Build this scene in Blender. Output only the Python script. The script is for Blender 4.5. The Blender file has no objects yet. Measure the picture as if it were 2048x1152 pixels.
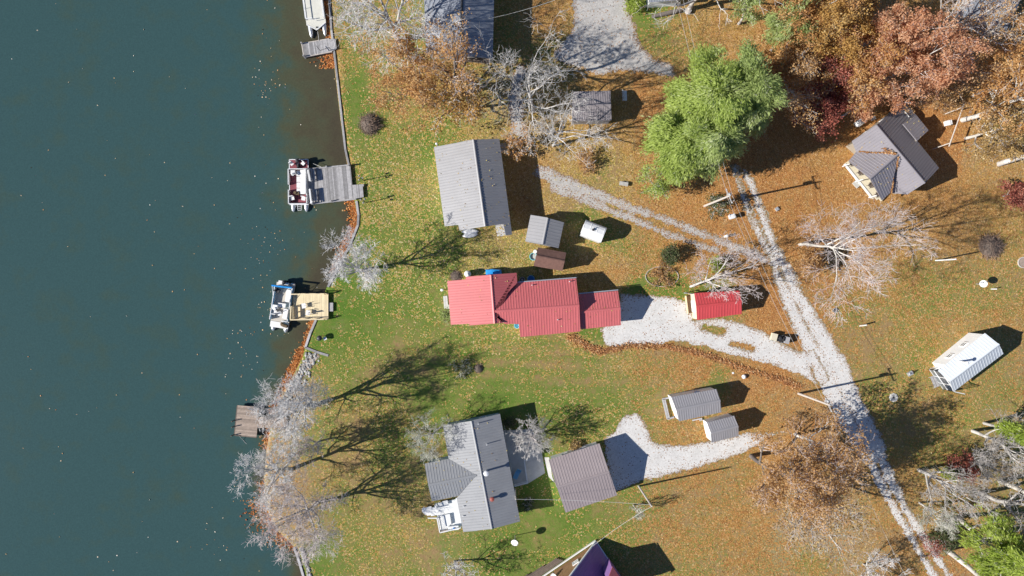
import bpy, math, random
import numpy as np
from mathutils import Vector, Matrix, noise as mnoise

R = math.radians
H, S = 91.0, 15.0          # camera height in metres; photo pixels per metre at ground level
SC = bpy.context.scene
COL = SC.collection
random.seed(7)

def W(px, py, h=0.0):
    """ground plan: the place seen at a measured point of the aerial, at height h"""
    k = (H - h) / H / S
    return Vector(((px - 1024) * k, (576 - py) * k, h))

def crop(x0, y0, s):
    return lambda x, y: (x0 + x / s, y0 + y / s)

# ------------------------------------------------------------------ materials
M = {}
def nd(nt, typ, ins=None, **props):
    n = nt.nodes.new(typ)
    for k, v in props.items():
        setattr(n, k, v)
    for k, v in (ins or {}).items():
        s = n.inputs[k]
        if isinstance(v, bpy.types.NodeSocket):
            nt.links.new(v, s)
        else:
            s.default_value = v
    return n
def mth(nt, op, a, b=0.0, c=None, clamp=False):
    ins = {0: a, 1: b}
    if c is not None: ins[2] = c
    return nd(nt, 'ShaderNodeMath', ins, operation=op, use_clamp=clamp).outputs[0]
def mixc(nt, f, a, b, blend='MIX'):
    n = nt.nodes.new('ShaderNodeMix'); n.data_type = 'RGBA'; n.blend_type = blend
    for idx, v in ((0, f), (6, a), (7, b)):
        s = n.inputs[idx]
        if isinstance(v, bpy.types.NodeSocket): nt.links.new(v, s)
        else: s.default_value = (*v, 1.0) if (idx > 0 and len(v) == 3) else v
    return n.outputs[2]
def ramp(nt, fac, stops, interp='LINEAR'):
    n = nt.nodes.new('ShaderNodeValToRGB'); cr = n.color_ramp; cr.interpolation = interp
    while len(cr.elements) < len(stops): cr.elements.new(0.5)
    for e, (p, c) in zip(cr.elements, stops):
        e.position = p; e.color = (*c, 1.0)
    nt.links.new(fac, n.inputs[0])
    return n.outputs[0]
def newmat(name):
    m = bpy.data.materials.new(name); m.use_nodes = True
    nt = m.node_tree
    return m, nt, nt.nodes['Principled BSDF']
def bump(nt, h, strength, dist):
    return nd(nt, 'ShaderNodeBump', {'Strength': strength, 'Distance': dist, 'Height': h}).outputs[0]

def mat(name, col, rough=0.6, var=0.12, scale=1.5, tint=0.0, bmp=0.0, metal=0.0, grime=None, grime_amt=0.0, spec=0.5):
    """a painted / natural surface: colour broken by two noises, per-face tint, optional grime blotches"""
    m, nt, b = newmat(name)
    pos = nd(nt, 'ShaderNodeTexCoord').outputs['Object']
    n1 = nd(nt, 'ShaderNodeTexNoise', {'Vector': pos, 'Scale': scale, 'Detail': 4.0}).outputs[0]
    n2 = nd(nt, 'ShaderNodeTexNoise', {'Vector': pos, 'Scale': scale * 11, 'Detail': 3.0}).outputs[0]
    v = mth(nt, 'ADD', mth(nt, 'MULTIPLY', n1, 1.3), mth(nt, 'MULTIPLY', n2, 0.7))       # about 1
    v = mth(nt, 'MULTIPLY_ADD', mth(nt, 'SUBTRACT', v, 1.0), var * 3, 1.0)
    if tint:
        a = nd(nt, 'ShaderNodeAttribute', attribute_name='tint').outputs['Fac']
        v = mth(nt, 'MULTIPLY', v, mth(nt, 'MULTIPLY_ADD', mth(nt, 'SUBTRACT', a, 0.5), tint * 2, 1.0))
    base = mixc(nt, 1.0, col, v, 'MULTIPLY')
    if grime:
        g = nd(nt, 'ShaderNodeTexNoise', {'Vector': pos, 'Scale': scale * 2.3, 'Detail': 6.0, 'Roughness': 0.7}).outputs[0]
        g = mth(nt, 'MULTIPLY', mth(nt, 'SUBTRACT', g, 0.5), 6.0 * grime_amt, clamp=True)
        base = mixc(nt, g, base, grime)
    nt.links.new(base, b.inputs['Base Color'])
    b.inputs['Roughness'].default_value = rough
    b.inputs['Metallic'].default_value = metal
    b.inputs['Specular IOR Level'].default_value = spec
    if bmp:
        nt.links.new(bump(nt, n2, bmp, 0.03), b.inputs['Normal'])
    M[name] = m
    return m

def leafmat(name, stops, trans=0.35):
    m, nt, b = newmat(name)
    a = nd(nt, 'ShaderNodeAttribute', attribute_name='tint').outputs['Fac']
    c = ramp(nt, a, stops)
    nt.links.new(c, b.inputs['Base Color']); b.inputs['Roughness'].default_value = 0.65
    b.inputs['Specular IOR Level'].default_value = 0.25
    t = nd(nt, 'ShaderNodeBsdfTranslucent', {'Color': c})
    mx = nd(nt, 'ShaderNodeMixShader', {0: trans, 1: b.outputs[0], 2: t.outputs[0]})
    out = [n for n in nt.nodes if n.type == 'OUTPUT_MATERIAL'][0]
    nt.links.new(mx.outputs[0], out.inputs['Surface'])
    M[name] = m
    return m

# ------------------------------------------------------------------ mesh builder
ORG = {}
class MB:
    def __init__(s): s.v = []; s.f = []; s.m = []; s.t = []; s.mi = 0; s.ti = 0.5
    def add(s, vs, fs):
        o = len(s.v); s.v += [tuple(v) for v in vs]
        for f in fs:
            s.f.append([i + o for i in f]); s.m.append(s.mi); s.t.append(s.ti)
        return s
    def box(s, c, d, rz=0.0, mtx=None):
        x, y, z = d[0] / 2, d[1] / 2, d[2] / 2
        c = Vector(c); q = Matrix.Rotation(rz, 3, 'Z') if mtx is None else mtx
        vs = [c + q @ Vector((a * x, b * y, e * z)) for e in (-1, 1) for a, b in ((-1, -1), (1, -1), (1, 1), (-1, 1))]
        return s.add(vs, [(3, 2, 1, 0), (4, 5, 6, 7), (0, 1, 5, 4), (1, 2, 6, 5), (2, 3, 7, 6), (3, 0, 4, 7)])
    def beam(s, a, b, w, t):
        a, b = Vector(a), Vector(b); d = b - a; L = d.length
        if L < 1e-6: return s
        d.normalize(); up = Vector((0, 0, 1)) if abs(d.z) < 0.95 else Vector((0, 1, 0))
        y = up.cross(d).normalized(); z = d.cross(y)
        return s.box((a + b) / 2, (L, w, t), mtx=Matrix((d, y, z)).transposed())
    def tube(s, a, b, r0, r1=None, n=6):
        r1 = r0 if r1 is None else r1
        a, b = Vector(a), Vector(b); d = (b - a)
        if d.length < 1e-6: return s
        d.normalize(); up = Vector((0, 0, 1)) if abs(d.z) < 0.9 else Vector((1, 0, 0))
        x = up.cross(d).normalized(); y = d.cross(x)
        vs = [p + (x * math.cos(k * 2 * math.pi / n) + y * math.sin(k * 2 * math.pi / n)) * r for p, r in ((a, r0), (b, r1)) for k in range(n)]
        fs = [(k, (k + 1) % n, n + (k + 1) % n, n + k) for k in range(n)] + [tuple(range(n - 1, -1, -1)), tuple(range(n, 2 * n))]
        return s.add(vs, fs)
    def path(s, pts, r, n=6):
        for a, b in zip(pts, pts[1:]): s.tube(a, b, r, r, n)
        return s
    def prism(s, poly, z0, z1):
        poly = [(p[0], p[1]) for p in poly]
        if sum(a[0] * b[1] - b[0] * a[1] for a, b in zip(poly, poly[1:] + poly[:1])) < 0: poly = poly[::-1]
        n = len(poly)
        vs = [(x, y, z0) for x, y in poly] + [(x, y, z1) for x, y in poly]
        return s.add(vs, [tuple(range(n - 1, -1, -1)), tuple(range(n, 2 * n))] + [(k, (k + 1) % n, n + (k + 1) % n, n + k) for k in range(n)])
    def slab(s, pts, nrm, th):
        pts = [Vector(p) for p in pts]; n = len(pts)
        a = Vector((0, 0, 0))
        for p, q in zip(pts, pts[1:] + pts[:1]): a += p.cross(q)
        if a.dot(nrm) < 0: pts = pts[::-1]
        lo = [p - Vector(nrm) * th for p in pts]
        return s.add(lo + pts, [tuple(range(n - 1, -1, -1)), tuple(range(n, 2 * n))] + [(k, (k + 1) % n, n + (k + 1) % n, n + k) for k in range(n)])
    def lathe(s, c, prof, n=16, axis=None):
        c = Vector(c); ax = Vector(axis).normalized() if axis is not None else Vector((0, 0, 1))
        up = Vector((1, 0, 0)) if abs(ax.x) < 0.9 else Vector((0, 1, 0))
        x = (up - ax * up.dot(ax)).normalized(); y = ax.cross(x)
        vs = [c + ax * z + (x * math.cos(k * 2 * math.pi / n) + y * math.sin(k * 2 * math.pi / n)) * r for r, z in prof for k in range(n)]
        fs = [(j * n + k, j * n + (k + 1) % n, (j + 1) * n + (k + 1) % n, (j + 1) * n + k) for j in range(len(prof) - 1) for k in range(n)]
        fs += [tuple(range(n - 1, -1, -1)), tuple((len(prof) - 1) * n + k for k in range(n))]
        return s.add(vs, fs)
    def build(s, name, mats, parent=None, loc=None, smooth=False):
        org = ORG[parent] if parent is not None else Vector(loc) if loc is not None else Vector((0, 0, 0))
        me = bpy.data.meshes.new(name)
        me.from_pydata([(v[0] - org.x, v[1] - org.y, v[2] - org.z) for v in s.v], [], s.f)
        for m in (mats if isinstance(mats, (list, tuple)) else [mats]):
            me.materials.append(M[m] if isinstance(m, str) else m)
        me.polygons.foreach_set('material_index', s.m)
        if smooth: me.polygons.foreach_set('use_smooth', [True] * len(s.f))
        a = me.attributes.new('tint', 'FLOAT', 'FACE'); a.data.foreach_set('value', s.t)
        me.update()
        return link(name, me, parent, org)
def link(name, me, parent, org):
    o = bpy.data.objects.new(name, me); COL.objects.link(o)
    ORG[o] = Vector(org)
    if parent is not None: o.parent = parent
    else: o.location = org
    return o
def thing(name, label, cat, loc, group=None):
    o = bpy.data.objects.new(name, None); COL.objects.link(o); o.empty_display_size = 0.3
    loc = Vector((loc[0], loc[1], loc[2] if len(loc) > 2 else 0)); o.location = loc; ORG[o] = loc
    return tag(o, label, cat, group)
def tag(o, label=None, cat=None, group=None, kind=None):
    if label:
        o['label'] = label
        if len(label.split()) > 16: print('LONG', len(label.split()), label)
    if cat: o['category'] = cat
    if group: o['group'] = group
    if kind: o['kind'] = kind
    return o
def struct(o): o['kind'] = 'structure'; return o
def dup(root, loc, rz=0.0, label=None):
    r = root.copy(); COL.objects.link(r); r.location = loc; r.rotation_euler = (0, 0, rz)
    if label: r['label'] = label
    for ch in list(root.children):
        c = ch.copy(); COL.objects.link(c); c.parent = r
        for g in ch.children:
            d = g.copy(); COL.objects.link(d); d.parent = c
    return r

def np_mesh(name, co, quads, mats, parent=None, org=(0, 0, 0), midx=None, tint=None, smooth=False, tris=None):
    """fast mesh from numpy arrays; quads (n,4) index array"""
    org = ORG[parent] if parent is not None else Vector(org)
    me = bpy.data.meshes.new(name)
    co = np.asarray(co, np.float32) - np.array(org[:], np.float32)
    k = quads.shape[1]; n = len(quads)
    me.vertices.add(len(co)); me.vertices.foreach_set('co', co.ravel())
    me.loops.add(n * k); me.loops.foreach_set('vertex_index', quads.astype(np.int32).ravel())
    me.polygons.add(n); me.polygons.foreach_set('loop_start', np.arange(0, n * k, k, dtype=np.int32))
    for m in (mats if isinstance(mats, (list, tuple)) else [mats]): me.materials.append(M[m])
    if midx is not None: me.polygons.foreach_set('material_index', midx.astype(np.int32))
    if smooth: me.polygons.foreach_set('use_smooth', np.ones(n, bool))
    me.update(calc_edges=True)
    a = me.attributes.new('tint', 'FLOAT', 'FACE')
    a.data.foreach_set('value', (tint if tint is not None else np.full(n, .5)).astype(np.float32))
    return link(name, me, parent, org)

def vnoise(x, y, scale, seed=0):
    """value noise 0..1, vectorised"""
    rs = np.random.RandomState(seed); T = rs.rand(256, 256)
    x = x / scale + 1000.0; y = y / scale + 1000.0
    xi = np.floor(x).astype(int); yi = np.floor(y).astype(int); fx = x - xi; fy = y - yi
    fx = fx * fx * (3 - 2 * fx); fy = fy * fy * (3 - 2 * fy)
    g = lambda i, j: T[i % 256, j % 256]
    return (g(xi, yi) * (1 - fx) + g(xi + 1, yi) * fx) * (1 - fy) + (g(xi, yi + 1) * (1 - fx) + g(xi + 1, yi + 1) * fx) * fy
def fbm(x, y, scale, seed=0, n=4):
    o = 0; a = .5; t = 0
    for k in range(n): o = o + a * vnoise(x, y, scale / 2 ** k, seed + k); t += a; a *= .55
    return o / t
def seg_dist(x, y, pts):
    d = np.full(np.shape(x), 1e9)
    for (ax, ay), (bx, by) in zip(pts, pts[1:]):
        vx, vy = bx - ax, by - ay
        t = np.clip(((x - ax) * vx + (y - ay) * vy) / (vx * vx + vy * vy + 1e-9), 0, 1)
        d = np.minimum(d, np.hypot(x - ax - t * vx, y - ay - t * vy))
    return d
def in_poly(x, y, poly):
    c = np.zeros(np.shape(x), bool)
    for (ax, ay), (bx, by) in zip(poly, poly[1:] + poly[:1]):
        if ay == by: continue
        c ^= ((ay > y) != (by > y)) & (x < (bx - ax) * (y - ay) / (by - ay) + ax)
    return c
def poly_sdf(x, y, poly):
    d = seg_dist(x, y, list(poly) + [poly[0]])
    return np.where(in_poly(x, y, poly), d, -d)
def w2(pts): return [tuple(W(px, py)[:2]) for px, py in pts]
# ------------------------------------------------------------------ plain surfaces
mat('roof_grey', (.30, .295, .30), .38, .07, .5, grime=(.2, .19, .19), grime_amt=.12)
mat('roof_grey_cool', (.27, .275, .285), .38, .07, .5, grime=(.17, .17, .18), grime_amt=.15)
mat('roof_taupe', (.31, .262, .262), .42, .07, .5)
mat('roof_shed_grey', (.28, .272, .285), .4, .07, .6)
mat('roof_charcoal', (.235, .22, .24), .4, .08, .5)
mat('roof_blue_grey', (.25, .27, .31), .35, .08, .5, grime=(.16, .16, .17), grime_amt=.2)
mat('roof_red', (.535, .138, .140), .42, .07, .5, grime=(.42, .12, .13), grime_amt=.15)
mat('roof_scarlet', (.52, .07, .075), .34, .06, .5)
mat('roof_white', (.62, .66, .70), .35, .05, .5)
mat('roof_purple', (.26, .14, .34), .4, .08, .6)
mat('roof_weathered', (.24, .215, .225), .6, .2, 1.2, grime=(.12, .09, .07), grime_amt=.3)
mat('shingle_brown', (.165, .088, .068), .9, .22, 3.0, bmp=.5)
mat('siding_white', (.84, .86, .88), .55, .05, 1.0)
mat('siding_cream', (.66, .60, .45), .55, .05, 1.0)
mat('siding_blue', (.20, .30, .38), .55, .08, 1.0)
mat('siding_tan', (.38, .33, .26), .6, .1, 1.0)
mat('siding_grey', (.32, .32, .33), .6, .08, 1.0)
mat('wood_brown', (.30, .17, .08), .75, .18, 1.4, grime=(.09, .05, .03), grime_amt=.5)
mat('wood_grey', (.36, .35, .35), .85, .2, 3.0, tint=.35, bmp=.3)
mat('wood_mid', (.33, .26, .21), .85, .18, 3.0, tint=.3, bmp=.3)
mat('wood_dark', (.13, .10, .08), .85, .2, 3.0, tint=.3)
mat('wood_new', (.72, .60, .38), .7, .08, 2.0, tint=.12)
mat('trim_white', (.78, .78, .77), .5, .05)
mat('white_plastic', (.80, .80, .79), .4, .04)
mat('metal_white', (.74, .75, .76), .3, .05)
mat('aluminium', (.62, .63, .65), .32, .06, metal=.6)
mat('galv', (.45, .46, .47), .45, .1, metal=.3)
mat('dark_metal', (.04, .04, .045), .5, .1)
mat('black_rubber', (.02, .02, .022), .8, .1)
mat('glass', (.03, .04, .05), .08, .1, spec=.8)
mat('glass_light', (.16, .18, .19), .1, .1, spec=.8)
mat('blue_plastic', (.02, .20, .55), .35, .1)
mat('blue_tarp', (.01, .24, .62), .4, .2, 2.0)
mat('sky_plastic', (.22, .58, .68), .4, .1)
mat('blue_faded', (.18, .42, .62), .5, .1)
mat('maroon_carpet', (.22, .06, .075), .9, .15, 4)
mat('deck_beige', (.50, .46, .40), .8, .12, 2)
mat('deck_pale', (.60, .59, .52), .7, .08, 1.2)
mat('vinyl_white', (.74, .73, .71), .45, .06)
mat('brown_cover', (.13, .09, .05), .9, .3, 6)
mat('concrete', (.50, .49, .46), .85, .14, 1.0, bmp=.2, grime=(.3, .27, .22), grime_amt=.25)
mat('stone', (.34, .33, .31), .9, .25, 3.0, tint=.5, bmp=.4)
mat('pole_wood', (.52, .47, .42), .85, .15, 3)
mat('cable', (.38, .36, .34), .6, .05)
mat('pale_cable', (.6, .6, .58), .6, .05)
mat('red_cap', (.32, .08, .06), .6, .1)
mat('gold_paint', (.6, .45, .08), .5, .1)
mat('bark_grey', (.43, .41, .385), .9, .2, 3, tint=.25)
mat('bark_pale', (.56, .53, .48), .9, .18, 2.5, tint=.25, grime=(.3, .27, .22), grime_amt=.25)
mat('bark_white', (.54, .515, .485), .85, .14, 2, tint=.2, grime=(.36, .32, .27), grime_amt=.5)
mat('bark_dark', (.16, .135, .12), .95, .25, 4, tint=.3)
mat('twig_grey', (.67, .65, .635), .9, .1, 2, tint=.35)
mat('twig_pink', (.60, .53, .51), .9, .1, 2, tint=.35)
mat('twig_white', (.56, .535, .505), .9, .1, 2, tint=.3)
mat('twig_mid', (.45, .42, .39), .9, .1, 2, tint=.35)
mat('twig_pale', (.48, .48, .41), .9, .1, 2, tint=.35)
mat('twig_brown', (.24, .17, .13), .9, .1, 2, tint=.4)
leafmat('leaf_orange', [(0, (.28, .14, .06)), (.3, (.54, .28, .10)), (.65, (.66, .40, .16)), (1, (.72, .54, .30))], .45)
leafmat('leaf_amber', [(0, (.24, .13, .04)), (.35, (.46, .26, .075)), (.7, (.58, .36, .11)), (1, (.66, .48, .22))], .42)
leafmat('leaf_salmon', [(0, (.34, .15, .08)), (.35, (.62, .31, .17)), (.7, (.72, .43, .25)), (1, (.75, .56, .38))], .5)
leafmat('leaf_crimson', [(0, (.12, .035, .03)), (.4, (.30, .085, .065)), (.75, (.44, .15, .10)), (1, (.54, .28, .20))])
leafmat('leaf_rust', [(0, (.32, .18, .08)), (.35, (.55, .32, .13)), (.7, (.64, .41, .19)), (1, (.68, .52, .32))], .5)
leafmat('leaf_tan', [(0, (.18, .11, .05)), (.4, (.42, .28, .11)), (.8, (.54, .38, .16)), (1, (.62, .5, .3))])
leafmat('leaf_green', [(0, (.20, .26, .055)), (.35, (.39, .49, .11)), (.75, (.48, .57, .17)), (1, (.58, .64, .33))], .5)
leafmat('leaf_cedar', [(0, (.20, .25, .08)), (.35, (.37, .46, .15)), (.75, (.46, .54, .22)), (1, (.58, .61, .40))], .5)
leafmat('leaf_pine', [(0, (.13, .19, .03)), (.35, (.29, .39, .055)), (.75, (.40, .49, .09)), (1, (.48, .54, .18))], .45)
leafmat('leaf_shrub', [(0, (.04, .07, .02)), (.5, (.10, .13, .05)), (1, (.22, .20, .12))])
leafmat('litter', [(0, (.22, .12, .05)), (.3, (.46, .30, .10)), (.6, (.58, .44, .13)), (.85, (.62, .52, .16)), (1, (.66, .54, .38))], trans=.1)
leafmat('litter_rust', [(0, (.20, .09, .04)), (.35, (.38, .17, .06)), (.7, (.50, .26, .10)), (1, (.58, .40, .22))], trans=.1)
leafmat('litter_wet', [(0, (.20, .08, .035)), (.4, (.40, .17, .06)), (.8, (.50, .25, .10)), (1, (.56, .40, .22))], trans=.05)
leafmat('litter_shore', [(0, (.20, .06, .02)), (.4, (.46, .15, .035)), (.8, (.58, .22, .05)), (1, (.6, .42, .2))], trans=.05)
leafmat('litter_float', [(0, (.35, .16, .06)), (.4, (.5, .34, .16)), (.8, (.6, .52, .40)), (1, (.7, .68, .62))], trans=.05)

# ------------------------------------------------------------------ lawn under fallen leaves
def ground_material():
    m, nt, b = newmat('lawn')
    pos = nd(nt, 'ShaderNodeTexCoord').outputs['Object']
    at = lambda n: nd(nt, 'ShaderNodeAttribute', attribute_name=n).outputs['Fac']
    leaf, green, hue, bare = at('leaf'), at('green'), at('hue'), at('bare')
    nz = lambda s, d=4.0, r=.55: nd(nt, 'ShaderNodeTexNoise', {'Vector': pos, 'Scale': s, 'Detail': d, 'Roughness': r}).outputs[0]
    n1, n2, n3, n4 = nz(.16, 5), nz(.75, 5, .65), nz(3.2, 4, .7), nz(13, 2, .7)
    c = lambda n, k: mth(nt, 'MULTIPLY', mth(nt, 'SUBTRACT', n, .5), k)
    # grass: tan thatch to green
    g = mth(nt, 'ADD', mth(nt, 'ADD', green, c(n1, 1.3)), mth(nt, 'ADD', c(n2, 1.8), c(n3, 1.3)), clamp=True)
    grass = ramp(nt, g, [(0, (.31, .205, .095)), (.28, (.25, .205, .072)), (.55, (.165, .20, .045)), (1, (.095, .175, .024))])
    v = mth(nt, 'ADD', mth(nt, 'MULTIPLY_ADD', n4, .9, .1), mth(nt, 'MULTIPLY', n3, .9))
    grass = mixc(nt, 1.0, grass, v, 'MULTIPLY')
    under = ramp(nt, n3, [(.2, (.21, .09, .03)), (.5, (.32, .16, .055)), (.8, (.39, .22, .08))])
    lf = mth(nt, 'ADD', leaf, mth(nt, 'ADD', c(n2, 1.5), c(n1, 1.1)), clamp=True)
    base = mixc(nt, mth(nt, 'MULTIPLY', mth(nt, 'SUBTRACT', lf, .45), 1.5, clamp=True), grass, under)
    bareF = mth(nt, 'MULTIPLY', mth(nt, 'ADD', bare, c(n3, .9)), bare, clamp=True)
    base = mixc(nt, bareF, base, ramp(nt, n4, [(.25, (.30, .27, .25)), (.7, (.50, .47, .45))]))
    hts = []
    for sc, amt, off in ((6.0, 1.0, 0.0), (4.3, .85, 31.7), (9.0, .8, 11.3)):
        p = nd(nt, 'ShaderNodeVectorMath', {0: pos, 1: (off, off * 1.7, 0)}, operation='ADD').outputs[0]
        vo = nd(nt, 'ShaderNodeTexVoronoi', {'Vector': p, 'Scale': sc, 'Randomness': 1.0}, voronoi_dimensions='2D')
        sep = nd(nt, 'ShaderNodeSeparateColor', {0: vo.outputs['Color']})
        r_, t_, b_ = sep.outputs[0], sep.outputs[1], sep.outputs[2]
        near = mth(nt, 'LESS_THAN', vo.outputs['Distance'], mth(nt, 'MULTIPLY_ADD', b_, .25, .33))
        here = mth(nt, 'LESS_THAN', r_, mth(nt, 'MULTIPLY', lf, amt))
        k = mth(nt, 'MULTIPLY', near, here)
        yel = ramp(nt, t_, [(0, (.26, .17, .05)), (.3, (.40, .29, .09)), (.6, (.50, .42, .10)), (.85, (.50, .35, .20)), (1, (.60, .52, .28))])
        org_ = ramp(nt, t_, [(0, (.24, .095, .034)), (.3, (.37, .16, .05)), (.6, (.44, .205, .066)), (.88, (.53, .265, .09)), (1, (.57, .36, .17))])
        lc = mixc(nt, mth(nt, 'ADD', hue, c(n2, .8), clamp=True), yel, org_)
        base = mixc(nt, k, base, lc)
        hts.append(k)
    nt.links.new(base, b.inputs['Base Color']); b.inputs['Roughness'].default_value = .95
    b.inputs['Specular IOR Level'].default_value = .15
    tan = mth(nt, 'MULTIPLY', mth(nt, 'SUBTRACT', nz(.5, 6, .7), .56), 3.2, clamp=True)
    base = mixc(nt, mth(nt, 'MULTIPLY', tan, .6), base, ramp(nt, n3, [(.25, (.26, .17, .10)), (.75, (.42, .30, .19))]))
    nt.links.new(base, b.inputs['Base Color'])
    hh = mth(nt, 'ADD', mth(nt, 'ADD', n4, n3), mth(nt, 'MULTIPLY', hts[0], .5))
    nt.links.new(bump(nt, hh, .55, .12), b.inputs['Normal'])
    M['lawn'] = m
ground_material()

def gravel_material(name, litter_amt, stops):
    m, nt, b = newmat(name)
    pos = nd(nt, 'ShaderNodeTexCoord').outputs['Object']
    core = nd(nt, 'ShaderNodeAttribute', attribute_name='core').outputs['Fac']
    nz = lambda s, d=4.0, r=.6: nd(nt, 'ShaderNodeTexNoise', {'Vector': pos, 'Scale': s, 'Detail': d, 'Roughness': r}).outputs[0]
    n2, n3, n4 = nz(.8, 5), nz(4), nz(16, 3, .7)
    c = lambda n, k: mth(nt, 'MULTIPLY', mth(nt, 'SUBTRACT', n, .5), k)
    base = ramp(nt, mth(nt, 'ADD', mth(nt, 'ADD', n4, c(n3, .6)), c(n2, .5)), stops)
    dirt = mth(nt, 'ADD', mth(nt, 'SUBTRACT', .26, core), mth(nt, 'ADD', c(n3, 1.2), c(n2, .9)))
    dirt = mth(nt, 'MULTIPLY', dirt, 2.6, clamp=True)
    base = mixc(nt, dirt, base, ramp(nt, n4, [(.3, (.14, .12, .04)), (.7, (.27, .19, .09))]))
    for sc, off in ((5.0, 3.1), (8.5, 17.0)):
        p = nd(nt, 'ShaderNodeVectorMath', {0: pos, 1: (off, off, 0)}, operation='ADD').outputs[0]
        vo = nd(nt, 'ShaderNodeTexVoronoi', {'Vector': p, 'Scale': sc, 'Randomness': 1.0}, voronoi_dimensions='2D')
        sep = nd(nt, 'ShaderNodeSeparateColor', {0: vo.outputs['Color']})
        near = mth(nt, 'LESS_THAN', vo.outputs['Distance'], .34)
        dens = mth(nt, 'MULTIPLY', mth(nt, 'ADD', mth(nt, 'SUBTRACT', 1.0, core), c(n2, 1.6), clamp=True), 1.2)
        here = mth(nt, 'LESS_THAN', sep.outputs[0], mth(nt, 'MULTIPLY_ADD', dens, litter_amt, .03))
        base = mixc(nt, mth(nt, 'MULTIPLY', near, here), base,
                    ramp(nt, sep.outputs[1], [(0, (.10, .06, .045)), (.5, (.28, .14, .06)), (1, (.42, .25, .12))]))
    nt.links.new(base, b.inputs['Base Color']); b.inputs['Roughness'].default_value = .95
    b.inputs['Specular IOR Level'].default_value = .2
    nt.links.new(bump(nt, n4, .5, .06), b.inputs['Normal'])
    M[name] = m
gravel_material('gravel', .35, [(.15, (.36, .345, .325)), (.42, (.58, .565, .54)), (.75, (.72, .705, .685))])
gravel_material('gravel_grey', .6, [(.15, (.28, .265, .25)), (.45, (.43, .41, .385)), (.75, (.56, .54, .515))])

def water_material():
    m, nt, b = newmat('lake_water')
    pos = nd(nt, 'ShaderNodeTexCoord').outputs['Object']
    dep = nd(nt, 'ShaderNodeAttribute', attribute_name='depth').outputs['Fac']
    nz = lambda s, d=4.0, r=.6: nd(nt, 'ShaderNodeTexNoise', {'Vector': pos, 'Scale': s, 'Detail': d, 'Roughness': r}).outputs[0]
    n1, n2, n3 = nz(.13, 5), nz(.45, 5), nz(5, 3)
    c = lambda n, k: mth(nt, 'MULTIPLY', mth(nt, 'SUBTRACT', n, .5), k)
    d = mth(nt, 'ADD', dep, mth(nt, 'ADD', c(n1, 1.0), c(n2, .9)), clamp=True)
    col = ramp(nt, d, [(0, (.062, .053, .034)), (.2, (.068, .064, .038)), (.42, (.066, .074, .044)), (.66, (.046, .078, .064)), (1, (.038, .080, .080))])
    col = mixc(nt, 1.0, col, mth(nt, 'MULTIPLY_ADD', c(n3, 1.0), .5, 1.0), 'MULTIPLY')
    nt.links.new(col, b.inputs['Base Color'])
    b.inputs['Roughness'].default_value = .12; b.inputs['IOR'].default_value = 1.33
    nt.links.new(bump(nt, mth(nt, 'ADD', nz(2.2, 3), mth(nt, 'MULTIPLY', nz(7, 2), .4)), .12, .05), b.inputs['Normal'])
    M['lake_water'] = m
water_material()
# ------------------------------------------------------------------ camera, light, sky
cam = bpy.data.cameras.new('camera'); co = bpy.data.objects.new('camera', cam); COL.objects.link(co)
co.location = (0, 0, H); co.rotation_euler = (0, 0, 0)
cam.sensor_width = 36; cam.lens = 36 / 2 / (1024 / S / H); cam.clip_end = 3000; cam.clip_start = 1
SC.camera = co
EL, AZ = R(33.5), R(12)                    # shadows fall towards +x, a little +y
d = Vector((math.cos(AZ) * math.cos(EL), math.sin(AZ) * math.cos(EL), -math.sin(EL)))
sl = bpy.data.lights.new('sun', 'SUN'); sl.energy = 5.0; sl.angle = R(.5); sl.color = (1, .955, .885)
so = bpy.data.objects.new('sun', sl); COL.objects.link(so); so.rotation_euler = d.to_track_quat('-Z', 'Y').to_euler(); so.location = (-60, -10, 60)
wd = bpy.data.worlds.new('World'); SC.world = wd; wd.use_nodes = True
bg = wd.node_tree.nodes['Background']
sky = wd.node_tree.nodes.new('ShaderNodeTexSky'); sky.sky_type = 'NISHITA'; sky.sun_disc = False
sky.sun_elevation = EL; sky.sun_rotation = math.atan2(-d.x, -d.y)
wd.node_tree.links.new(sky.outputs[0], bg.inputs[0]); sky.ozone_density = 9.0; sky.dust_density = .2; sky.air_density = 1.0; bg.inputs[1].default_value = .065
SC.view_settings.view_transform = 'Standard'; SC.view_settings.look = 'None'
SC.view_settings.exposure = .5; SC.view_settings.gamma = 1
SC.cycles.max_bounces = 6; SC.cycles.transparent_max_bounces = 4

# ------------------------------------------------------------------ shoreline
SHORE = [(-900, 640), (-100, 655), (0, 658), (60, 662), (100, 668), (160, 675), (230, 683), (300, 692), (330, 698), (380, 707), (430, 717), (450, 716),
         (490, 700), (575, 656), (600, 646), (650, 628), (697, 611), (712, 608), (760, 584), (800, 560), (850, 543), (900, 535), (960, 530), (1020, 535),
         (1060, 553), (1090, 585), (1100, 592), (1152, 607), (1400, 655), (2500, 800)]
SY = np.array([(576 - a) / S for a, b in SHORE])[::-1]; SX = np.array([(b - 1024) / S for a, b in SHORE])[::-1]
def shore_x(y): return np.interp(y, SY, SX)

def shepard(x, y, pts, power=3.2):
    P = np.array([((p[0] - 1024) / S, (576 - p[1]) / S) for p in pts]); V = np.array([p[2:] for p in pts])
    out = np.zeros((len(x), V.shape[1]))
    for i in range(0, len(x), 20000):
        dd = np.hypot(x[i:i + 20000, None] - P[None, :, 0], y[i:i + 20000, None] - P[None, :, 1]) + .6
        w = dd ** -power
        out[i:i + 20000] = (w @ V) / w.sum(1, keepdims=True)
    return out

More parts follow.
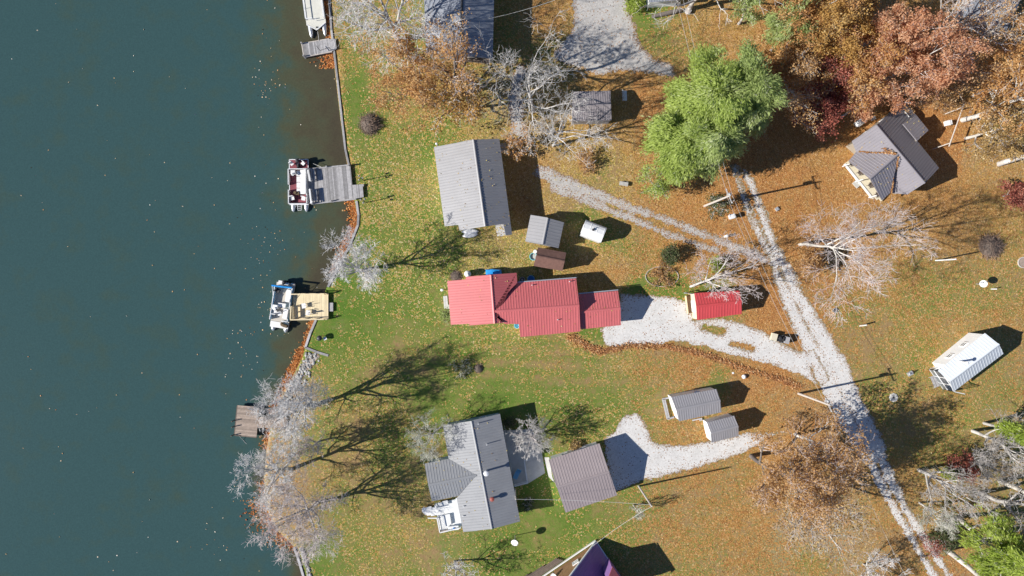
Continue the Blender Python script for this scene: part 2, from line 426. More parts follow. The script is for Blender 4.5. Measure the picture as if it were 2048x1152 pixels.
# px, py, leaf cover, grass green, leaf hue (0 yellow .. 1 rust), bare earth / twig ground
COVER = [
 (690,120,.35,.75,.5,0),(700,180,.22,.85,.3,0),(720,230,.35,.7,.3,0),(700,40,.4,.6,.6,.2),(760,60,.35,.6,.6,.2),(830,60,.3,.7,.5,.1),
 (800,270,.55,.6,.25,0),(760,330,.5,.65,.1,0),(720,310,.5,.65,.15,0),(760,400,.55,.65,.1,0),(730,450,.35,.75,.2,0),(850,300,.45,.75,.2,0),(850,380,.7,.5,.15,0),(840,440,.6,.55,.15,0),
 (800,500,.5,.6,.1,0),(700,600,.25,.85,.3,0),(670,640,.12,.95,.3,0),(640,690,.1,.9,.3,0),(780,580,.4,.75,.1,0),(840,600,.45,.75,.1,0),(760,660,.25,.75,.3,0),(700,660,.25,.75,.3,0),
 (870,660,.35,.75,.2,0),(800,740,.2,.5,.3,0),(700,730,.3,.7,.3,0),(760,780,.35,.35,.4,0),(950,690,.25,.75,.3,0),(1050,700,.35,.65,.4,0),(1060,760,.15,.6,.4,0),(1200,760,.25,.6,.5,0),(1130,720,.2,.65,.5,0),
 (1300,740,.4,.5,.6,0),(1400,745,.7,.4,.75,0),(1500,770,.75,.35,.7,0),(1550,750,.85,.25,.8,0),(870,790,.12,.8,.3,0),(720,850,.65,.3,.4,0),(640,880,.45,.5,.4,.1),(690,920,.6,.35,.4,0),(800,900,.35,.6,.4,0),
 (600,800,.7,.3,.5,.5),(560,850,.45,.25,.7,.5),(560,960,.5,.25,.7,.5),(600,1040,.5,.3,.6,.5),(545,900,.4,.2,.8,.6),(545,1000,.4,.2,.8,.6),(640,1000,.45,.5,.5,.1),(700,1020,.35,.5,.4,0),(650,1110,.15,.8,.3,0),(740,1080,.3,.5,.4,0),(820,1060,.3,.5,.4,0),(900,1110,.15,.75,.3,.15),
 (1050,1070,.06,.95,.3,0),(1150,1060,.08,.95,.3,0),(1000,1120,.08,.95,.3,0),(1250,1020,.2,.85,.6,0),(1320,960,.35,.65,.6,0),(1420,980,.5,.45,.65,0),(1350,1060,.45,.5,.6,0),(1350,1130,.35,.6,.5,0),(1480,1060,.55,.4,.6,0),(1500,1135,.55,.45,.6,.05),
 (1580,1060,.5,.35,.6,.6),(1650,1070,.45,.35,.6,.7),(1700,1085,.5,.35,.6,.55),(1560,1100,.5,.4,.6,.35),(1620,1130,.45,.5,.5,.1),(1720,1100,.55,.4,.5,.1),(1150,830,.08,.9,.3,0),(1080,800,.1,.85,.3,0),(990,820,.05,1,.3,0),(1060,960,.02,1,.3,0),(1050,870,.05,1,.3,0),
 (1200,800,.1,.8,.3,0),(1380,860,.45,.5,.6,0),(1330,800,.3,.6,.5,0),(1430,770,.1,.9,.4,0),(1500,830,.5,.45,.6,0),(1560,820,.6,.4,.6,0),(1620,860,.7,.2,.7,.25),(1560,930,.7,.25,.6,.05),(1480,940,.5,.4,.6,0),
 (1660,600,.75,.4,.7,0),(1630,560,.9,.25,.8,.15),(1700,640,.5,.65,.6,0),(1760,650,.6,.5,.5,0),(1800,590,.75,.45,.55,0),(1720,520,.9,.2,.6,.1),(1680,480,.8,.25,.7,.15),(1850,520,.85,.35,.45,0),(1950,560,.8,.4,.45,0),(1900,640,.75,.45,.45,0),
 (1740,740,.45,.65,.45,0),(1700,700,.5,.55,.55,0),(1820,700,.55,.6,.4,0),(1780,790,.5,.55,.4,0),(1850,830,.55,.45,.45,.05),(1980,860,.5,.5,.35,0),(2020,760,.5,.45,.5,.15),(1800,890,.55,.45,.4,0),(1900,900,.5,.5,.4,0),(1790,960,.75,.25,.5,0),
 (1850,1010,.6,.35,.5,.1),(1950,1010,.5,.45,.5,.05),(1990,1060,.35,.7,.5,0),(1820,1060,.7,.3,.7,0),(1900,1130,.7,.3,.8,.1),(1400,350,.9,.2,.7,0),(1300,410,.9,.25,.6,0),(1220,340,.8,.3,.25,0),(1150,320,.9,.1,.3,.05),(1260,270,.85,.2,.6,0),
 (1480,400,.98,.1,.85,0),(1560,360,.95,.2,.75,0),(1620,380,.95,.15,.7,0),(1600,440,.9,.25,.75,0),(1640,310,.85,.25,.6,0),(1700,250,.95,.1,.7,0),(1440,460,.95,.15,.75,0),(1380,430,.9,.2,.7,0),(1300,440,.7,.5,.6,0),(1260,490,.6,.6,.5,0),
 (1290,520,.65,.5,.6,0),(1400,520,.8,.4,.7,0),(1240,540,.85,.3,.75,0),(1180,540,.8,.35,.6,0),(1210,480,.5,.65,.4,0),(1280,575,.05,1,.5,0),(1340,580,.05,1,.5,0),(1180,660,.1,.95,.4,0),(1020,510,.75,.4,.1,0),(950,500,.7,.45,.1,0),(880,520,.5,.6,.1,0),
 (1000,480,.8,.3,.15,0),(1150,440,.55,.6,.3,0),(1140,400,.85,.2,.25,0),(1100,400,.9,.15,.25,0),(1050,360,1,0,.8,0),(1055,410,1,0,.9,0),(980,260,.7,.4,.2,.1),(1000,220,.6,.3,.4,.5),(900,240,.6,.5,.3,0),(820,220,.75,.4,.4,0),(860,160,.7,.4,.6,.1),
 (1080,60,.75,.35,.7,0),(1070,20,.85,.25,.8,0),(1085,95,.4,.6,.5,0),(1020,60,.5,.6,.6,0),(1060,150,.6,.3,.5,.3),(1290,30,.2,.85,.3,0),(1310,80,.4,.7,.4,0),(1380,80,.6,.45,.4,0),(1480,60,.9,.15,.4,0),(1540,60,.95,.1,.6,0),(1450,110,.9,.15,.5,0),
 (1280,170,.9,.2,.75,0),(1230,140,.9,.2,.7,0),(1320,140,.7,.3,.4,.3),(1290,220,.95,.1,.8,0),(2010,260,.8,.35,.3,0),(1960,330,.8,.35,.4,0),(1900,390,.9,.25,.6,0),(1980,430,.85,.35,.45,0),(2040,480,.8,.4,.4,0),(1880,460,.9,.25,.5,0),
 (1850,130,.9,.15,.8,.1),(1900,90,.8,.3,.4,.1),(1960,60,.7,.2,.5,.6),(1650,140,.95,.1,.8,.1),(1900,180,.85,.3,.5,.1),(1860,240,1,0,.9,0),(1900,300,1,0,.9,0),(1550,620,1,.05,.85,0),(1590,680,1,.05,.85,0),(1520,600,.95,.15,.8,0),(1590,700,.7,.5,.7,0),(1565,705,.1,.95,.5,0),
 (1440,600,.05,1,.4,0),(1510,660,.9,.3,.7,0),(1460,640,.3,.6,.5,.1)]
DRIFT = w2([(1140,672),(1170,690),(1200,704),(1260,690),(1330,692),(1380,702),(1430,716),(1490,738),(1560,758),(1600,775)])
WALLBAND = w2([(660,50),(683,230),(700,335)])

def coord_axis(lo, hi, st, far):
    a = np.arange(lo, hi + st / 2, st)
    return np.concatenate([-np.array(far[::-1]) + lo, a, np.array(far) + hi])
gx = coord_axis(-34, 72, .4, [8, 30, 90, 250, 700]); gy = coord_axis(-43, 43, .4, [8, 30, 90, 250, 700])
X, Y = np.meshgrid(gx, gy); xs, ys = X.ravel(), Y.ravel()
inl = xs - shore_x(ys)
zz = np.where(inl > .1, 0.0, np.clip((inl - .1) * 1.1, -3, 0)) 
zz = zz + np.where(inl > 1, (fbm(xs, ys, 6, 3) - .5) * .12, 0)
nx_, ny_ = len(gx), len(gy)
idx = np.arange(nx_ * ny_).reshape(ny_, nx_)
q = np.stack([idx[:-1, :-1].ravel(), idx[:-1, 1:].ravel(), idx[1:, 1:].ravel(), idx[1:, :-1].ravel()], 1)
zz = zz - np.clip((np.abs(xs) - 90) * .002, 0, 0)
ground = struct(np_mesh('ground', np.stack([xs, ys, zz], 1), q, 'lawn', smooth=True))
cv = shepard(xs, ys, COVER)
dd = seg_dist(xs, ys, DRIFT)
dr = np.exp(-(dd / .9) ** 2)
cv[:, 0] = np.maximum(cv[:, 0], dr * .92); cv[:, 2] = np.maximum(cv[:, 2], dr * .8)
band = np.exp(-(np.clip(inl - .3, 0, 9) / 1.0) ** 2) * (ys > 13) * .75
cv[:, 0] = np.maximum(cv[:, 0], band); cv[:, 2] = np.maximum(cv[:, 2], band * .6)
cv[:, 0] *= np.interp(cv[:, 2], [.15, .3, .6], [.66, .62, 1.0]); wst = np.clip((inl < 16) & (ys < 26), 0, 1); cv[:, 1] += .12 * wst - .16 * (ys < -4); cv[:, 0] *= 1 - .2 * wst
cv[:, 0] *= 1 - .24 * np.clip((xs - 36) / 8, 0, 1) * (ys < 4)
cv[:, 2] = np.where(xs > 16, cv[:, 2] + .2, cv[:, 2])
mow = np.exp(-((xs - 2) / 14) ** 2 - ((ys + 10.5) / 4.5) ** 2); cv[:, 1] += .16 * mow * np.sin((ys + xs * .06) * 6.283 / 1.9)
cv[:, 0] = np.clip(cv[:, 0] + (fbm(xs, ys, 5, 41) - .5) * .5, 0, 1.2)
cv[:, 1] = np.clip(cv[:, 1] + (fbm(xs, ys, 7, 57) - .5) * .55, -.2, 1.1)
for i, nme in enumerate(('leaf', 'green', 'hue', 'bare')):
    a = ground.data.attributes.new(nme, 'FLOAT', 'POINT'); a.data.foreach_set('value', cv[:, i].astype(np.float32))

# ------------------------------------------------------------------ lake
wx = np.concatenate([[-900, -400, -150], np.arange(-72, -13, .8)]); wy = coord_axis(-44, 44, .8, [30, 120, 400, 800])
X, Y = np.meshgrid(wx, wy); xs, ys = X.ravel(), Y.ravel()
idx = np.arange(len(wx) * len(wy)).reshape(len(wy), len(wx))
q = np.stack([idx[:-1, :-1].ravel(), idx[:-1, 1:].ravel(), idx[1:, 1:].ravel(), idx[1:, :-1].ravel()], 1)
# drop the cells that lie well inside the land
cx = xs[q].mean(1) - shore_x(ys[q].mean(1)); q = q[cx < 2.0]
lake = struct(np_mesh('lake_water', np.stack([xs, ys, np.full_like(xs, -.45)], 1), q, 'lake_water', smooth=True))
off = shore_x(ys) - xs
wid = np.interp(ys, [-40, -27, -20, -10, 0, 8, 16, 25, 40], [3.5, 2.6, 2.6, 6.5, 9.5, 12, 14, 15, 14])
dep = np.clip(off / wid, 0, 1)
a = lake.data.attributes.new('depth', 'FLOAT', 'POINT'); a.data.foreach_set('value', dep.astype(np.float32))

# ------------------------------------------------------------------ gravel roads, cut from a fine grid with ragged edges
def patch(name, field, box, z, material, cell=.16, rag=.5, seed=0, mid=None):
    x0, y0, x1, y1 = box
    ax, ay = np.arange(x0, x1, cell), np.arange(y0, y1, cell)
    X, Y = np.meshgrid(ax, ay); f = field(X, Y)
    f = f + (fbm(X, Y, 1.6, seed, 4) - .5) * rag * 2 + (vnoise(X, Y, .28, seed + 9) - .5) * rag * .9
    ok = f[:-1, :-1] > 0
    ii = np.arange(X.size).reshape(X.shape)
    q = np.stack([ii[:-1, :-1][ok], ii[:-1, 1:][ok], ii[1:, 1:][ok], ii[1:, :-1][ok]], 1)
    used, inv = np.unique(q, return_inverse=True); q = inv.reshape(q.shape)
    xx, yy = X.ravel()[used], Y.ravel()[used]
    zt = (fbm(xx, yy, 6, 3) - .5) * .12 + z
    o = struct(np_mesh(name, np.stack([xx, yy, zt], 1), q, material, smooth=True))
    core = np.clip(f.ravel()[used] / .9, 0, 1)
    if mid is not None:
        for pl, wd_, amt in mid: core = core - amt * np.exp(-(seg_dist(xx, yy, pl) / wd_) ** 2) * (.25 + 1.3 * fbm(xx, yy, 2.5, seed + 3))
        core = np.clip(core, 0, 1)
    a = o.data.attributes.new('core', 'FLOAT', 'POINT'); a.data.foreach_set('value', core.astype(np.float32))
    return o
def strip(pts):
    """pts: px, py, half width in metres"""
    P = [((p[0] - 1024) / S, (576 - p[1]) / S, p[2]) for p in pts]
    def f(x, y):
        best = np.full(x.shape, -1e9)
        for a, b in zip(P, P[1:]):
            vx, vy = b[0] - a[0], b[1] - a[1]
            t = np.clip(((x - a[0]) * vx + (y - a[1]) * vy) / (vx * vx + vy * vy), 0, 1)
            best = np.maximum(best, a[2] + (b[2] - a[2]) * t - np.hypot(x - a[0] - t * vx, y - a[1] - t * vy))
        return best
    return f
mx = lambda *fs: (lambda x, y: np.maximum.reduce([f(x, y) for f in fs]))
ROAD = mx(strip([(1565,545,1.5),(1588,600,1.65),(1612,650,1.9),(1635,690,2.2),(1662,740,2.3),(1690,800,2.2),(1720,860,2.0),(1742,900,2.0)]),
          strip([(1468,335,.45),(1478,370,.55),(1500,430,.6),(1532,492,.65),(1562,548,.9)]),
          strip([(1490,350,.5),(1502,372,.6),(1527,440,.65),(1548,500,.7),(1575,555,.9)]),
          strip([(1728,885,.8),(1746,935,.7),(1766,980,.62),(1793,1030,.55),(1824,1080,.5),(1866,1152,.5),(1898,1200,.5)]),
          strip([(1750,885,.8),(1769,935,.7),(1791,980,.62),(1818,1030,.55),(1849,1080,.5),(1892,1145,.5),(1929,1200,.5)]))
road = patch('road', ROAD, (29, -43, 62, 17), .012, 'gravel', rag=.42, seed=5,
             mid=[(w2([(1560,540),(1588,600),(1612,650),(1635,690),(1662,740),(1690,800),(1725,872)]), .4, .85), (w2([(1470,340),(1530,490),(1575,575),(1605,640)]), 1.6, .4)])
TRACK = mx(strip([(1080,345,.9),(1120,365,1.1),(1180,385,.9),(1230,405,.62),(1290,425,.5),(1350,448,.5),(1420,475,.5),(1490,503,.6),(1530,520,.5)]),
           strip([(1110,375,1.0),(1170,398,.7),(1230,425,.5),(1290,450,.5),(1350,474,.45),(1400,492,.4),(1430,500,.3)]))
patch('farm_track', TRACK, (2, 3, 35, 17), .008, 'gravel_grey', rag=.42, seed=15)
DRV1 = w2([(1198,658),(1236,640),(1240,588),(1290,590),(1345,596),(1378,606),(1386,640),(1440,638),(1478,646),(1530,664),(1552,684),(1600,706),(1628,700),(1660,760),(1640,778),(1600,752),(1540,730),(1470,712),(1400,692),(1360,684),(1310,690),(1262,692),(1210,694)])
hole = mx(strip([(1408,657,.3),(1445,662,.35)]), strip([(1462,688,.2),(1500,697,.35)]), strip([(1622,735,.1),(1640,762,.2)]))
patch('gravel_drive', lambda x, y: np.minimum(poly_sdf(x, y, DRV1), -hole(x, y) - .1), (10, -15, 44, 1), .016, 'gravel', rag=.3, seed=25)
DRV2 = w2([(1248,834),(1274,826),(1288,846),(1300,878),(1335,894),(1380,890),(1440,880),(1500,862),(1560,846),(1640,825),(1668,850),(1640,874),(1560,884),(1500,902),(1440,922),(1380,938),(1310,957),(1280,962),(1225,985),(1212,930),(1205,882),(1225,866)])
patch('gravel_lane', lambda x, y: poly_sdf(x, y, DRV2) - np.clip((x - 30.5) / 7, 0, 1) * 1.6, (11, -29, 44, -15), .020, 'gravel', rag=.34, seed=35)
YARD = w2([(1150,-60),(1255,-60),(1258,20),(1272,80),(1300,112),(1345,134),(1350,155),(1300,146),(1250,140),(1190,150),(1115,122),(1108,105),(1138,70),(1146,20)])
patch('gravel_yard', lambda x, y: poly_sdf(x, y, YARD), (4, 26, 23, 44), .024, 'gravel_grey', rag=.5, seed=45)
PATHN = strip([(1040,140,.6),(1028,190,1.0),(1030,225,1.1),(1038,262,.9)])
patch('gravel_path', PATHN, (-3, 19, 4, 31), .028, 'gravel_grey', rag=.6, seed=55)
RIP = strip([(632,716,.35),(606,735,.55),(585,772,.6),(566,812,.7),(552,850,.6)])
patch('stone_shore', RIP, (-33, -20, -24, -8), .03, 'gravel_grey', rag=.5, seed=65)

# ------------------------------------------------------------------ loose leaves: real small blades on the lawn, the lake and the roofs
def leaf_sheet(name, xy, z, size, material, seed=1, lift=.05):
    rs = np.random.RandomState(seed); n = len(xy)
    a = rs.rand(n) * 6.283; s = size * (.6 + .8 * rs.rand(n)); asp = .55 + .4 * rs.rand(n)
    ux = np.stack([np.cos(a) * s, np.sin(a) * s, rs.randn(n) * s * .35], 1) * .5
    uy = np.stack([-np.sin(a) * s * asp, np.cos(a) * s * asp, rs.randn(n) * s * .35], 1) * .5
    c = np.stack([xy[:, 0], xy[:, 1], z + lift * rs.rand(n) + .02], 1)
    co = np.stack([c - ux, c - uy * 1.0, c + ux, c + uy], 1).reshape(-1, 3)
    return np_mesh(name, co, np.arange(n * 4).reshape(n, 4), material, tint=rs.rand(n))
rs = np.random.RandomState(11)
# strewn over the lawn, thickest where the cover map is thick
N = 150000
px = rs.rand(N) * 106 - 34; py = rs.rand(N) * 84 - 42
ix = np.clip(((px + 34) / .4).astype(int) + 5, 0, nx_ - 1); iy = np.clip(((py + 43) / .4).astype(int) + 5, 0, ny_ - 1)
lf = cv[:, 0].reshape(ny_, nx_)[iy, ix]
keep = (rs.rand(N) < lf * .55) & (px - shore_x(py) > .3)
for f in (ROAD, ): keep &= ~((f(px, py) > .1) & (rs.rand(N) < .9))
for P in (DRV1, DRV2, YARD): keep &= ~((poly_sdf(px, py, P) > 0) & (rs.rand(N) < .93))
hu = cv[:, 2].reshape(ny_, nx_)[iy, ix] + (rs.rand(N) - .5) * .5; keep2 = keep & (hu >= .42); keep &= (hu < .42) & ((py > -4) | (rs.rand(N) < .4))
xy = np.stack([px[keep], py[keep]], 1)
tag(leaf_sheet('fallen_leaves', xy, (fbm(xy[:, 0], xy[:, 1], 6, 3) - .5) * .12, .13, 'litter', 3), 'yellow fallen leaves strewn over the lawns near the lake', 'leaves', kind='stuff')
xy = np.stack([px[keep2], py[keep2]], 1)
tag(leaf_sheet('fallen_leaves', xy, (fbm(xy[:, 0], xy[:, 1], 6, 3) - .5) * .12, .13, 'litter_rust', 4), 'rust brown fallen leaves strewn over the ground towards the road and wood', 'leaves', kind='stuff')
# drift along the red house's gravel drive
t = rs.rand(3200); D = np.array(DRIFT); sg = np.floor(t * (len(D) - 1)).astype(int); fr = (t * (len(D) - 1)) % 1
c = D[sg] + (D[sg + 1] - D[sg]) * fr[:, None] + rs.randn(len(t), 2) * [[.36, .22]]
tag(leaf_sheet('leaf_drift', c, .02, .17, 'litter_wet', 5, lift=.13), 'long rusty drift of raked leaves along the south edge of the gravel drive', 'leaves', kind='stuff')
# wet leaves washed up against the seawall
def along_shore(y0, y1, n, spread, seed):
    r2 = np.random.RandomState(seed); y = (576 - (y0 + (y1 - y0) * r2.rand(n))) / S
    return np.stack([shore_x(y) - .15 - np.abs(r2.randn(n)) * spread, y], 1)
wet = np.concatenate([along_shore(95, 135, 500, 1.0, 1), along_shore(400, 500, 1300, .55, 2), along_shore(490, 545, 600, .4, 3), along_shore(610, 700, 500, .4, 4),
                      along_shore(698, 770, 1900, .5, 5), along_shore(770, 900, 500, .5, 6), along_shore(960, 1110, 300, .6, 7), along_shore(0, 90, 500, .35, 8), along_shore(1000, 1100, 500, 1.4, 9)])
tag(leaf_sheet('shore_leaves', wet, -.45, .22, 'litter_shore', 7), 'bright orange wet leaves washed up along the lake edge', 'leaves', kind='stuff')
# scattered on open water, with a few rafts
fl = [np.stack([rs.rand(110) * 40 - 68, rs.rand(110) * 78 - 39], 1), np.stack([rs.rand(110) * 16 - 34, rs.rand(110) * 78 - 39], 1)]
for (a, b, n, s1, s2) in ((525,170,26,1.3,1.6),(535,160,14,1,1),(480,665,12,1,.6),(510,500,22,1.4,3),(515,530,12,.8,1.2),(530,630,14,.7,1.3),(480,720,20,1.5,1.2),(470,980,10,1,3),(440,1100,14,2,1),(550,490,10,1.5,1),(520,840,10,1,2)):
    p = W(a, b); fl.append(np.array([[p.x, p.y]]) + rs.randn(n, 2) * [[s1, s2]])
fl = np.concatenate(fl); fl = fl[fl[:, 0] < shore_x(fl[:, 1]) - .3]
tag(leaf_sheet('floating_leaves', fl, -.44, .17, 'litter_float', 9, lift=.01), 'pale leaves floating apart on the open lake', 'leaves', kind='stuff')

# ------------------------------------------------------------------ seawalls and stones
def wall_run(name, pts, label, w=.28, top=.12, mats='wood_grey'):
    P = [W(*p) for p in pts]
    b = MB()
    for a, c in zip(P, P[1:]):
        n = max(1, int((c - a).length / 2.4))
        for k in range(n):
            b.ti = random.random()
            b.beam(a.lerp(c, k / n) + Vector((0, 0, -.35 + top / 2)), a.lerp(c, (k + 1) / n - .006) + Vector((0, 0, -.35 + top / 2)), w, .7 + top)
    o = b.build(name, mats, loc=P[0]); return tag(o, label, 'wall', 'timber seawalls')
wall_run('seawall', [(655,-60),(659,0),(663,60),(668,100),(675,160),(683,230),(691,300),(698,331)], 'weathered grey timber seawall from the top docks down to the grey two bench dock', .26)
wall_run('seawall', [(713,402),(717,430),(716,450),(700,490),(678,532),(656,574)], 'pale timber seawall running between the two bench dock and the pale yellow dock', .3)
wall_run('seawall', [(632,640),(620,668),(611,695),(634,704),(657,711)], 'pale timber seawall with a corner, just south of the pale yellow dock', .3)
wall_run('seawall', [(588,1094),(596,1115),(607,1152),(625,1210)], 'dark edged timber seawall at the bottom left lawn', .3)
st = MB()
for k in range(260):
    if k < 150:
        y = 706 + random.random() * 110; c0 = np.interp((576 - y) / S, SY, SX); p = Vector((c0 + .2 + abs(random.gauss(0, .9)), (576 - y) / S, .03))
    else:
        t = random.random(); p = W(593 + 18 * t, 1096 + 60 * t) + Vector((.45 + random.random() * .4, 0, .02))
    r = random.uniform(.10, .24); st.ti = random.random()
    st.lathe(p, [(r * .5, -r * .4), (r, 0), (r * .8, r * .4), (r * .3, r * .6)], 5)
tag(st.build('shore_stones', 'stone', loc=W(600, 740)), 'grey stones tipped along the lake bank behind the seawall', 'stones', kind='stuff')
# ------------------------------------------------------------------ buildings
CAM = Vector((0, 0, H))
def on_plane(px, py, n, c):
    g = W(px, py, 0); d = g - CAM
    return CAM + d * ((c - n.dot(CAM)) / n.dot(d))
def inset(poly, d):
    P = [Vector((p[0], p[1])) for p in poly]
    if sum(a.x * b.y - b.x * a.y for a, b in zip(P, P[1:] + P[:1])) < 0: P = P[::-1]
    n = len(P); out = []
    for i in range(n):
        a, b, c = P[i - 1], P[i], P[(i + 1) % n]
        e1 = (b - a).normalized(); e2 = (c - b).normalized()
        n1 = Vector((-e1.y, e1.x)); n2 = Vector((-e2.y, e2.x))
        k = 1 + n1.dot(n2)
        out.append(b + (n1 + n2) * (d / max(k, .3)))
    return out

class House:
    def __init__(s, name, label, roofmat, wallmat, at, cat='house', group=None, rib=.36, ribh=.03, floor=0.0):
        s.root = thing(name, label, cat, at, group); s.planes = []; s.rm = roofmat; s.wm = wallmat
        s.rb = MB(); s.cap = MB(); s.rib = rib; s.ribh = ribh; s.walls = []; s.wmb = MB(); s.wobj = None; s.robj = None
    def plane(s, ridge, eave, outline, th=.12, rib=None, cap=True):
        """ridge: two (px,py,h); eave: one (px,py,h) in the plane; outline: pixels"""
        A, B, E = W(*ridge[0]), W(*ridge[1]), W(*eave)
        n = (B - A).cross(E - A).normalized()
        if n.z < 0: n = -n
        c = n.dot(A); pts = [on_plane(x, y, n, c) for x, y in outline]
        s.rb.slab(pts, n, th)
        u = (B - A).normalized(); dn = n.cross(u)          # along ridge, down slope
        if dn.z > 0: dn = -dn
        s.planes.append((n, c, [(p.x, p.y) for p in pts]))
        rib = s.rib if rib is None else rib
        if rib:
            U = [(p - A).dot(u) for p in pts]; V = [(p - A).dot(dn) for p in pts]
            k = math.ceil(min(U) / rib) + .0
            while k * rib < max(U) - .03:
                uu = k * rib + .001; xs_ = []
                for i in range(len(U)):
                    j = (i + 1) % len(U)
                    if (U[i] > uu) != (U[j] > uu):
                        xs_.append(V[i] + (V[j] - V[i]) * (uu - U[i]) / (U[j] - U[i]))
                xs_.sort()
                for v0, v1 in zip(xs_[::2], xs_[1::2]):
                    if v1 - v0 > .2:
                        a = A + u * uu + dn * (v0 + .06) + n * (s.ribh / 2 - .004); b = A + u * uu + dn * (v1 - .02) + n * (s.ribh / 2 - .004)
                        w = .035; hh = s.ribh / 2
                        vs = []
                        for p in (a, b):
                            vs += [p - u * w * 1.5 - n * hh, p + u * w * 1.5 - n * hh, p + u * w * .7 + n * hh, p - u * w * .7 + n * hh]
                        s.rb.add(vs, [(0, 1, 5, 4), (1, 2, 6, 5), (2, 3, 7, 6), (3, 0, 4, 7), (3, 2, 1, 0), (4, 5, 6, 7)])
                k += 1
        return s
    def ridge(s, a, b, w=.17):
        A, B = W(*a) + Vector((0, 0, .045)), W(*b) + Vector((0, 0, .045))
        u = (B - A).normalized(); y = Vector((0, 0, 1)).cross(u).normalized()
        vs = []
        for p in (A, B):
            vs += [p + y * w - Vector((0, 0, w * .33)), p + y * .04 + Vector((0, 0, .03)), p - y * .04 + Vector((0, 0, .03)), p - y * w - Vector((0, 0, w * .33)), p - Vector((0, 0, .09))]
        s.cap.add(vs, [(0, 1, 6, 5), (1, 2, 7, 6), (2, 3, 8, 7), (3, 4, 9, 8), (4, 0, 5, 9), (4, 3, 2, 1, 0), (5, 6, 7, 8, 9)])
        return s
    def gable(s, ridge, hr, he, side1, side2, cap=True, th=.12):
        """ridge: two pixels; each side: outline pixels with the eave corners last two"""
        r = [(*ridge[0], hr), (*ridge[1], hr)]
        for sd in (side1, side2):
            if sd: s.plane(r, ((sd[0][0] + sd[1][0]) / 2, (sd[0][1] + sd[1][1]) / 2, he), sd[2] if len(sd) > 2 else [ridge[0], ridge[1], sd[1], sd[0]], th)
        if cap: s.ridge(*r)
        return s
    def top(s, x, y):
        best = None
        for n, c, poly in s.planes:
            if in_poly(np.array([x]), np.array([y]), poly)[0]:
                z = (c - n.x * x - n.y * y) / n.z
                best = z if best is None else max(best, z)
        return best
    def wall(s, foot, he, ins=.3, z0=-.25, n=28):
        """foot: pixels of the roof outline at height he"""
        P = inset([W(x, y, he)[:2] for x, y in foot], ins)
        for a, b in zip(P, P[1:] + P[:1]):
            L = (b - a).length; pts = []
            for k in range(n + 1):
                p = a.lerp(b, k / n); t = s.top(p.x, p.y)
                pts.append((p, (t if t is not None else he + .12) - .14))
            vs = []
            for p, t in pts: vs += [(p.x, p.y, z0), (p.x, p.y, max(t, .3))]
            s.wmb.add(vs, [(2 * k, 2 * k + 2, 2 * k + 3, 2 * k + 1) for k in range(n)])
        s.walls.append(P)
        return s
    def done(s, capmat=None, wallmat=None):
        s.wobj = s.wmb.build('wall', s.wm, s.root) if s.wmb.v else None
        s.robj = s.rb.build('roof', s.rm, s.root)
        if s.cap.v: s.cap.build('ridge_cap', capmat or s.rm, s.robj)
        return s
    def window(s, wi, ei, t, z, w=.9, h=1.1, frame='trim_white'):
        P = s.walls[wi]; a, b = P[ei], P[(ei + 1) % len(P)]
        u = (b - a).normalized(); n = Vector((u.y, -u.x)); c = a.lerp(b, t)
        q = Matrix(((u.x, n.x, 0), (u.y, n.y, 0), (0, 0, 1)))
        p = Vector((c.x + n.x * .02, c.y + n.y * .02, z))
        m = MB(); o = Vector((n.x, n.y, 0)) * .03; U = Vector((u.x, u.y, 0)); Z = Vector((0, 0, 1)); f = .09
        for sx in (-1, 1): m.box(p + o + U * sx * (w / 2 - f / 2), (f, .09, h), mtx=q)
        for sz in (-1, 0, 1): m.box(p + o + Z * sz * (h / 2 - f / 2), (w - 2 * f, .085, f), mtx=q)
        wo = m.build('window', frame, s.root)
        MB().box(p + Vector((n.x, n.y, 0)) * .0, (w - f, .05, h - f), mtx=q).build('pane', 'glass', wo)
    def door(s, wi, ei, t, w=.95, h=2.0, z=0.0, m='trim_white'):
        P = s.walls[wi]; a, b = P[ei], P[(ei + 1) % len(P)]
        u = (b - a).normalized(); n = Vector((u.y, -u.x)); c = a.lerp(b, t)
        q = Matrix(((u.x, n.x, 0), (u.y, n.y, 0), (0, 0, 1))); p = Vector((c.x + n.x * .03, c.y + n.y * .03, z + h / 2))
        d = MB().box(p, (w, .08, h), mtx=q).build('door', m, s.root)
        k = p + Vector((u.x, u.y, 0)) * (w * .38) + Vector((n.x, n.y, 0)) * .07
        MB().lathe(k, [(.03, -.04), (.05, 0), (.03, .04)], 6).build('handle', 'dark_metal', d)
    def stub(s, name, px, py, h, length, r, m, cap=None, capr=1.6, par=None):
        """a vent, flue or pipe standing on the roof; px,py of its foot"""
        p = W(px, py, h)
        t = s.top(p.x, p.y)
        if t is not None: p = W(px, py, t)
        b = MB().tube(p - Vector((0, 0, .15)), p + Vector((0, 0, length)), r, r, 10)
        o = b.build(name, m, s.robj, smooth=False)
        if cap:
            MB()
        return o, p
c7 = crop(820, 220, 1728 / 420); c8 = crop(820, 480, 2038 / 460); cC = crop(870, 800, 987 / 240); c1 = crop(820, 720, 1975 / 480)
c2 = crop(820, 960, 2048 / 480); c5 = crop(1200, 480, 2038 / 460); c6 = crop(1200, 720, 1893 / 460); cN = crop(1620, 180, 2048 / 428); cO = crop(1600, 600, 2048 / 448)
c3 = crop(1100, 0, 2038 / 460); cB = crop(860, 500, 1792 / 280); cF = crop(820, 0, 4.8)

